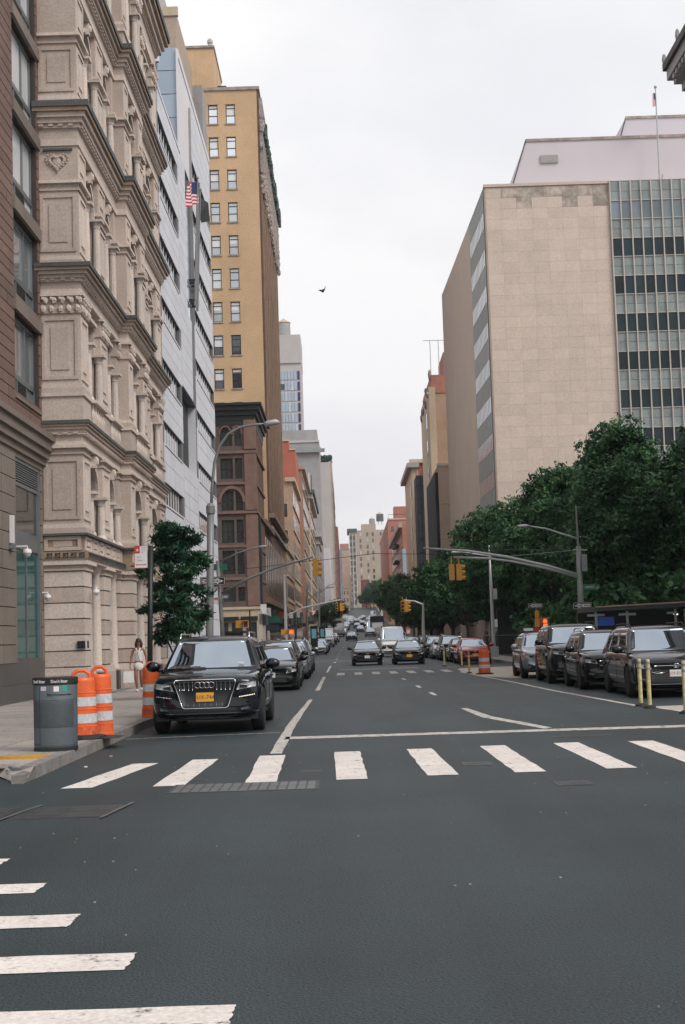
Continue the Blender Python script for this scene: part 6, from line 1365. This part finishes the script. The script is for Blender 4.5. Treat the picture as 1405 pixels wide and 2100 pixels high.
# sidewalk shed
sh=root('sidewalk_shed','dark construction sidewalk shed on steel posts behind the parked SUVs','scaffold',(12,52,.15))
part('roof_deck',MB().add([(8.75,50,2.25),(16,50,2.42),(16,54,2.42),(8.75,54,2.25),(8.75,50,2.42),(16,50,2.6),(16,54,2.6),(8.75,54,2.42)],[(0,3,2,1),(4,5,6,7),(0,1,5,4),(1,2,6,5),(2,3,7,6),(3,0,4,7)]),M_black,sh); part('deck_edge',MB().tube([(8.75,49.97,2.40),(16,49.97,2.58)],.03,6),M_stoneb,sh)
for x in (8.8,9.9,11.6,11.95,13.6):
    p=part('post',MB().box(x-.04,x+.04,50.2,50.28,.13,2.25),M_pole,sh); part('post_head',MB().box(x-.3,x+.3,50.18,50.3,2.08,2.16),M_pole,p)
ub('back_wall',(8.8,22,54.2,54.4,.1,2.3),M_black,sh)
bl=single('blue_sign',MB().box(9.4,10.05,53.5,53.6,1.75,2.08),M_blue,'glowing blue sign under the dark sidewalk shed','sign')
lm=single('bulkhead_lamp',MB().ell((11.7,50.6,2.1),.09,.09,.07,10,6),mat('lit lamp',(.8,.8,.7),.4,0,emit=(1,.95,.8,2.0)),'small lit lamp under the sidewalk shed roof','lamp')
# far left kiosk posters etc
for (Y,a,b,c_,d,l) in ((140,639,649,1290,1309,'larger cyan advertising kiosk on the far left pavement'),(170,657,665,1290,1306,'smaller cyan advertising kiosk just beyond the larger one')):
    x0,z1=aty(a,c_,Y); x1,z0=aty(b,d,Y); o=root('ad_kiosk',l,'kiosk',((x0+x1)/2,Y,.14)); part('cabinet',MB().box(x0-.12,x1+.12,Y,Y+.4,.14,z1+.3),M_black,o); part('poster',MB().box(x0,x1,Y-.03,Y,z0,z1),M_cyan,o)
# litter on the kerb, cone
for (x,y,l) in ((-3.5,18.9,'scrap of white paper in the gutter'),(-3.45,20.6,'orange scrap in the gutter')): single('litter',MB().box(x,x+.04,y,y+.03,.004,.02),M_wsign if 'white' in l else M_or,l,'litter')
# bird
bd_=root('bird','dark bird gliding with raised wings in the open sky','bird',(-.6,60,16.5)); X0,Z0=aty(662,597,60)
part('body',MB().ell((X0,60,Z0),.06,.17,.055,10,6).ell((X0+.02,59.82,Z0+.02),.035,.05,.035,8,5),M_black,bd_)
part('wing',MB().add([(X0,60.05,Z0+.01),(X0-.07,60,Z0+.07),(X0-.17,59.95,Z0+.05),(X0-.19,60.02,Z0+.05),(X0-.06,60.12,Z0+.0)],[(0,1,2,3,4)]),M_black,bd_); part('wing',MB().add([(X0,60.05,Z0+.01),(X0+.06,60.0,Z0+.09),(X0+.12,59.95,Z0+.22),(X0+.13,60.05,Z0+.22),(X0+.09,60.12,Z0+.04)],[(0,1,2,3,4)]),M_pole,bd_)
# dirty things on roof of the brownstone
# ================= people =================
def skin_chain(pts,edges,name,m,sub=2,rootv=0):
    me=bpy.data.meshes.new(name); me.from_pydata([p[0] for p in pts],edges,[]); o=bpy.data.objects.new(name,me); C.objects.link(o)
    o.modifiers.new('k','SKIN'); sk=me.skin_vertices[0].data
    for i,p in enumerate(pts): sk[i].radius=(p[1],p[2] if len(p)>2 else p[1]); sk[i].use_root=(i==rootv)
    s_=o.modifiers.new('s','SUBSURF'); s_.levels=s_.render_levels=sub; o.modifiers['k'].use_smooth_shade=True
    m2=evalmesh(o,name,m); m2.polygons.foreach_set('use_smooth',[True]*len(m2.polygons)); bpy.data.objects.remove(o); return m2
def person_meshes(top_m,bot_m,dress=False,bag=False):
    # local: facing -y, height 1.66
    V=[((0,0,.90),.13,.09),((0,.0,1.02),.105,.08),((0,0,1.16),.12,.085),((0,.01,1.30),.135,.085),((0,.01,1.39),.06,.06),((0,0,1.45),.045,.045),((0,-.01,1.52),.068,.08),((0,-.01,1.60),.072,.085),
       ((-.09,0,.84),.085,.085),((-.085,-.10,.50),.055,.06),((-.07,-.08,.30),.05,.055),((-.06,-.02,.09),.032,.034),
       ((.09,0,.84),.085,.085),((.07,-.02,.49),.055,.06),((.06,.10,.28),.048,.05),((.055,.22,.13),.032,.034),
       ((-.17,.01,1.34),.05,.05),((-.235,.01,1.10),.038,.038),((-.27,-.04,.90),.028,.028),((-.275,-.05,.84),.03,.02),
       ((.17,.01,1.34),.05,.05),((.235,.02,1.10),.038,.038),((.26,-.06,.88),.028,.028),((.262,-.07,.82),.03,.02)]
    E=[(0,1),(1,2),(2,3),(3,4),(4,5),(5,6),(6,7),(0,8),(8,9),(9,10),(10,11),(0,12),(12,13),(13,14),(14,15),(3,16),(16,17),(17,18),(18,19),(3,20),(20,21),(21,22),(22,23)]
    out=[('body',skin_chain(V,E,'body',M_skin))]
    sh=[((0,0,.93),.165,.125),((0,0,1.04),.128,.10),((0,0,1.16),.135,.105),((0,.01,1.29),.155,.105),((-.14,.01,1.345),.066,.066),((.14,.01,1.345),.066,.066),((0,.01,1.36),.09,.08)]
    out.append(('blouse',skin_chain(sh,[(0,1),(1,2),(2,3),(3,4),(3,5),(3,6)],'blouse',top_m)))
    st=[((0,0,.97),.155,.12),((0,0,.88),.17,.13),((-.095,-.03,.68),.115,.115),((.095,-.0,.67),.115,.115)]
    out.append(('shorts',skin_chain(st,[(0,1),(1,2),(1,3)],'shorts',bot_m)))
    hr=MB().ell((0,.025,1.60),.10,.105,.11,16,10).ell((-.085,.03,1.50),.045,.06,.11,10,8).ell((.085,.03,1.50),.05,.06,.12,10,8).ell((0,.07,1.50),.08,.05,.12,10,8)
    out.append(('hair',hr.mesh('hair',M_hair,True)))
    sho=MB().ell((-.06,-.07,.045),.042,.11,.045,12,8).ell((.055,.20,.07),.042,.10,.05,12,8); out.append(('shoe',sho.mesh('shoe',M_cloth,True)))
    return out
def hand(side):
    s_=side; o=MB(); bx2=.275*s_ if s_<0 else .262; 
    base=Vector((bx2,-.06,.80)); o.ell(base,.018,.035,.045,8,6)
    for i in range(4):
        p=base+Vector((0,-.03+i*.02,-.035)); ln=(.05,.065,.06,.045)[i]; o.tube([p,p+Vector((-.004*s_,-.002,-ln*.5)),p+Vector((-.022*s_,-.004,-ln))],[.0095,.009,.007],6)
    o.tube([base+Vector((0,-.03,.01)),base+Vector((-.01*s_,-.05,-.015)),base+Vector((-.015*s_,-.055,-.04))],[.011,.010,.008],6); return o
pm=person_meshes(M_cloth,M_cloth)
wx,wy_=-6.46,44.3
w=root('person','dark haired woman in a white sleeveless blouse and shorts walking with a white shopping bag','person',(wx,wy_,.15))
for nm,me in pm: link(nm,me,w,world=False)
for s_ in (-1,1): part('hand',hand(s_),M_skin,w,True,world=False)
face=MB().ell((0,-.105,1.555),.013,.02,.02,8,6); part('nose',face,M_skin,w,True,world=False)
part('sunglasses',MB().box(-.06,-.008,-.112,-.09,1.572,1.60).box(.008,.06,-.112,-.09,1.572,1.60).box(-.008,.008,-.108,-.1,1.588,1.596),M_dark,w,world=False); part('mouth',MB().box(-.022,.022,-.098,-.09,1.515,1.522),M_bstl,w,world=False)
part('collar',MB().add([(-.05,-.085,1.40),(0,-.125,1.27),(-.02,-.12,1.27),(-.10,-.08,1.37)],[(0,1,2,3)]).add([(.05,-.085,1.40),(.10,-.08,1.37),(.02,-.12,1.27),(0,-.125,1.27)],[(0,1,2,3)]),M_wsign,w,world=False)
part('bag_strap',MB().tube([(-.03,-.125,1.27),(.0,-.125,1.12),(.05,-.125,.98)],.008,5),M_dark,w,world=False)
w.scale=(.96,.96,.97)
bg_=root('shopping_bag','white paper shopping bag hanging from the walking woman\'s hand','bag',(wx-.33,wy_-.06,.42)); 
part('bag',MB().add([(-.17,-.07,0),(.17,-.07,0),(.17,.07,0),(-.17,.07,0),(-.16,-.05,.35),(.16,-.05,.35),(.16,.05,.35),(-.16,.05,.35)],[(0,3,2,1),(0,1,5,4),(1,2,6,5),(2,3,7,6),(3,0,4,7)]),M_wsign,bg_,world=False); part('handle',MB().tube([(-.07,-.05,.35),(0,-.0,.44),(.07,-.05,.35)],.006,5),M_wsign,bg_,world=False)
bg_.location=(wx-.30,wy_-.06,.15+.29)
# far pedestrians share one darker outfit
pd=person_meshes(M_navy,M_black); pg=person_meshes(M_grayc,M_navy); pr_=person_meshes(M_rsign,M_black)
def ped(x,y,meshes,label):
    o=root('person',label,'person',(x,y,.14 if y<155 else gz(y)+.14),'distant pedestrians')
    for nm,me in meshes: link(nm,me,o,world=False)
ped(-5.0,98,pd,'pedestrian in dark clothes, nearest on the far left pavement'); ped(-4.7,107,pg,'pedestrian in grey beside the far left signal pole'); ped(-5.3,128,pd,'pedestrian in navy near the cyan kiosks'); ped(-4.6,150,pr_,'pedestrian in a red top beyond the cyan kiosks'); ped(-4.4,190,pg,'pedestrian in grey far down the left pavement'); ped(-4.0,200,pr_,'second red topped pedestrian far down the left pavement')
for q,(x,y) in enumerate(((9.6,98),(10.6,100),(9.3,118),(10.4,121),(9.9,132),(9.2,150))): ped(x,y,[pd,pg,pr_][q%3],['person in dark clothes at the front','person in grey at the front','person in red in the middle','person in navy in the middle','person in grey at the back','person in red at the back'][q]+' of the shaded right pavement')

# ================= trees =================
def tree_blobs(h,r,n,seed):
    rs=random.Random(seed); bl=[]
    for i in range(n):
        z=rs.uniform(.36,.95)*h; t=(z/h-.36)/.64; rr=r*math.sin(PI*min(1,max(.12,t*.85+.18)))*rs.uniform(.45,.95); a=rs.uniform(0,2*PI); bl.append((rr*math.cos(a),rr*math.sin(a),z,rs.uniform(.10,.26)*r*(1.15-.3*t)+.28))
    for i in range(5): bl.append((rs.uniform(-.3,.3)*r,rs.uniform(-.3,.3)*r,h*rs.uniform(.55,.85),r*.42))
    return bl
def trunk_mb(h,r,blobs,tr,seed):
    rs=random.Random(seed); mb=MB(); fk=h*.26
    mb.tube([(0,0,0),(.05,0,.4),(.02,.06,fk*.6),(0,0,fk)],[tr*1.5,tr*1.05,tr*.95,tr*.9],10)
    for b in rs.sample(blobs,min(9,len(blobs))):
        s=Vector((0,0,fk*rs.uniform(.75,1))); e=Vector(b[:3]); mid_=s.lerp(e,.45)+Vector((rs.uniform(-.3,.3),rs.uniform(-.3,.3),.35)); mb.tube([s,mid_,e],[tr*.55,tr*.35,tr*.08],6)
    return mb
TP=[]
for k in range(4):
    bl=tree_blobs(12,4.6,44,k+11); TP.append((crown_mesh('crown',bl,36000,.15,M_leaf),trunk_mb(12,4.6,bl,.20,k).mesh('trunk',M_bark,True)))
TPs=[]
for k in range(3):
    bl=tree_blobs(10,3.9,32,k+31); TPs.append((crown_mesh('crown',bl,17000,.18,M_leaf),trunk_mb(10,3.9,bl,.19,k).mesh('trunk',M_bark,True)))
def tree(x,y,h,r,protos,k,label,base_h,base_r,group='street trees and park trees on the right'):
    o=root('leafy_tree',label,'tree',(x,y,gz(y)+.1),group,rz=k*1.7); cr,tk=protos[k%len(protos)]; link('crown',cr,o,world=False); link('trunk',tk,o,world=False); o.scale=(r/base_r,r/base_r,h/base_h)
big_=[(14.0,72,12.0,4.3,'tallest leafy tree on the right, its top rising over the office wall'),(19,69,12.4,4.6,'broad tree at the right edge behind the sidewalk shed'),(12.6,64,9.2,3.4,'lower leafy tree behind the right signal pole'),(17,62,10.0,4.0,'dense tree over the sidewalk shed at the right edge'),(12.2,82,10.9,3.8,'tree just left of the tallest one'),(18,84,12.6,4.6,'tree behind the tallest one, at the glass curtain wall'),(11.2,93,10.4,3.4,'tree in front of the office side wall corner'),(16,97,12.8,4.4,'tree close in front of the beige office wall'),(24,80,13,5,'rear tree at the far right edge'),(23,97,13,5,'rear tree in front of the curtain wall'),(10.6,104,10.8,3.6,'street tree halfway down the shaded row'),(15,90,8,4.2,'low dense tree in the dark middle of the park'),(20,92,8,4.4,'low dense tree behind the shed, deep in the park'),(12.8,110,8,3.6,'low tree hiding the foot of the office wall')]
for k,(x,y,h,r,l) in enumerate(big_): tree(x,y,h,r,TP,k,l,12,4.6)
for k,(x,y,h,r,l) in enumerate([(9.9,116,9.8,3.5,'street tree below the slit windows of the beige building'),(9.6,128,9.2,3.6,'forked street tree over the dark red sedan'),(9.3,140,8.6,3.6,'street tree beneath the dark netting'),(9.1,154,8.2,3.5,'street tree left of the dark netting'),(9.0,170,7.8,3.7,'farthest of the near row, reaching over the road'),(14,120,9,3.6,'tree against the foot of the office side'),(9.6,190,8.4,3.8,'street tree near the white vans on the right'),(10.2,215,9,4,'street tree below the cream corner building')]): tree(x,y,h,r,TPs,k,l,10,3.9)
for k,(x,y,h,r,l) in enumerate([(10.5,255,11,4.4,'tree before the red brick row'),(11,290,11,4.6,'tree at the near end of the red brick row'),(12,340,12,5,'tree halfway along the red brick row'),(13.5,560,12,5,'big hazy tree at the top of the hill, right'),(14.5,600,12.5,5.5,'hazy tree at the end of the road, left of the big one'),(17,640,14,6,'hazy tree behind the big one at the hilltop'),(-2.0,350,7,2.6,'small tree on the distant left pavement'),(-3.6,260,6,2.2,'small round tree at the left kerb near the far signals')]):
    tree(x,y,h,r,TPs,k+1,l,10,3.9,group='distant trees along the street')
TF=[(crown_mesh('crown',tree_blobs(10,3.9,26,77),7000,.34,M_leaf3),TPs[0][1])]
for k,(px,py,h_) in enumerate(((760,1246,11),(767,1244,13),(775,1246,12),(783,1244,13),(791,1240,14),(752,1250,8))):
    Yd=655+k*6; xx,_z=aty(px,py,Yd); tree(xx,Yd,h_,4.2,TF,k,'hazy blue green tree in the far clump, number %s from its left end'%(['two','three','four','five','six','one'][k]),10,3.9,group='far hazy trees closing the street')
# lower shrubs / dark understorey behind the parked cars
sb=root('park_hedge','dark dense hedge and undergrowth beneath the park trees on the right','hedge',(14,66,.1)); bl=[(9.6+random.uniform(0,12),57+random.uniform(0,30),random.uniform(.6,3.2),random.uniform(.9,1.5)) for _ in range(70)]; bl=[b for b in bl if not(b[0]<10.6 and b[1]>62)]
link('foliage',crown_mesh('foliage',bl,26000,.20,M_leaf),sb)
ub('canopy_shade_slab',(10.5,26,99,99.5,.1,3.2),M_black,sb)  # black slab added to stand for the shade under the tree canopy
fn=root('park_fence','black iron fence along the shaded park edge','fence',(10.2,80,.15))
for i in range(60): ub('picket',(10.18,10.22,62+i*.62,62.04+i*.62,.15,1.6),M_black,fn)
ub('rail',(10.17,10.23,62,99,1.45,1.5),M_black,fn)
# young pavement tree behind the first SUV
Yt=37.0; tx=-4.36
yt_=root('young_tree','small dark leafy tree in the pavement just behind the luxury SUV','tree',(tx,Yt,.15))
bl=[]
for i in range(95):
    z=random.uniform(1.75,4.6); wv=.92*math.sin(PI*min(1,max(.10,(z-1.35)/3.5)))**.7; a=random.uniform(0,2*PI); q=random.random()**.5*wv; bl.append((tx-.05+q*math.cos(a),Yt+q*math.sin(a),z,random.uniform(.10,.24)))
link('crown',crown_mesh('crown',bl,19000,.048,M_leaf2,3.6),yt_)
mb=MB().tube([(tx,Yt,.12),(tx+.03,Yt,1.2),(tx,Yt,2.4),(tx+.05,Yt,3.8)],[.06,.05,.04,.015],8).tube([(tx,Yt,1.0),(tx-.25,Yt,1.6),(tx-.45,Yt,2.3)],[.03,.025,.01],6)
for b in bl[::3]: mb.tube([(tx,Yt,max(1.2,b[2]-.6)),b[:3]],[.015,.005],4)
part('trunk',mb,M_bark,yt_)
# roof-top greenery etc. kept small
# ================= air =================
hz=MB().box(-400,400,-25,1300,-2,108); h=link('haze',hz.mesh('haze',M_ground)); h['kind']='stuff'; h.data.materials.clear()
Mh=bpy.data.materials.new('haze'); Mh.use_nodes=True; t=Mh.node_tree; t.nodes.clear(); pv=N(t,'ShaderNodeVolumePrincipled'); pv.inputs['Density'].default_value=.00013; pv.inputs['Color'].default_value=(.93,.94,1,1); oo=N(t,'ShaderNodeOutputMaterial'); t.links.new(pv.outputs[0],oo.inputs['Volume']); h.data.materials.append(Mh); h.display_type='WIRE'
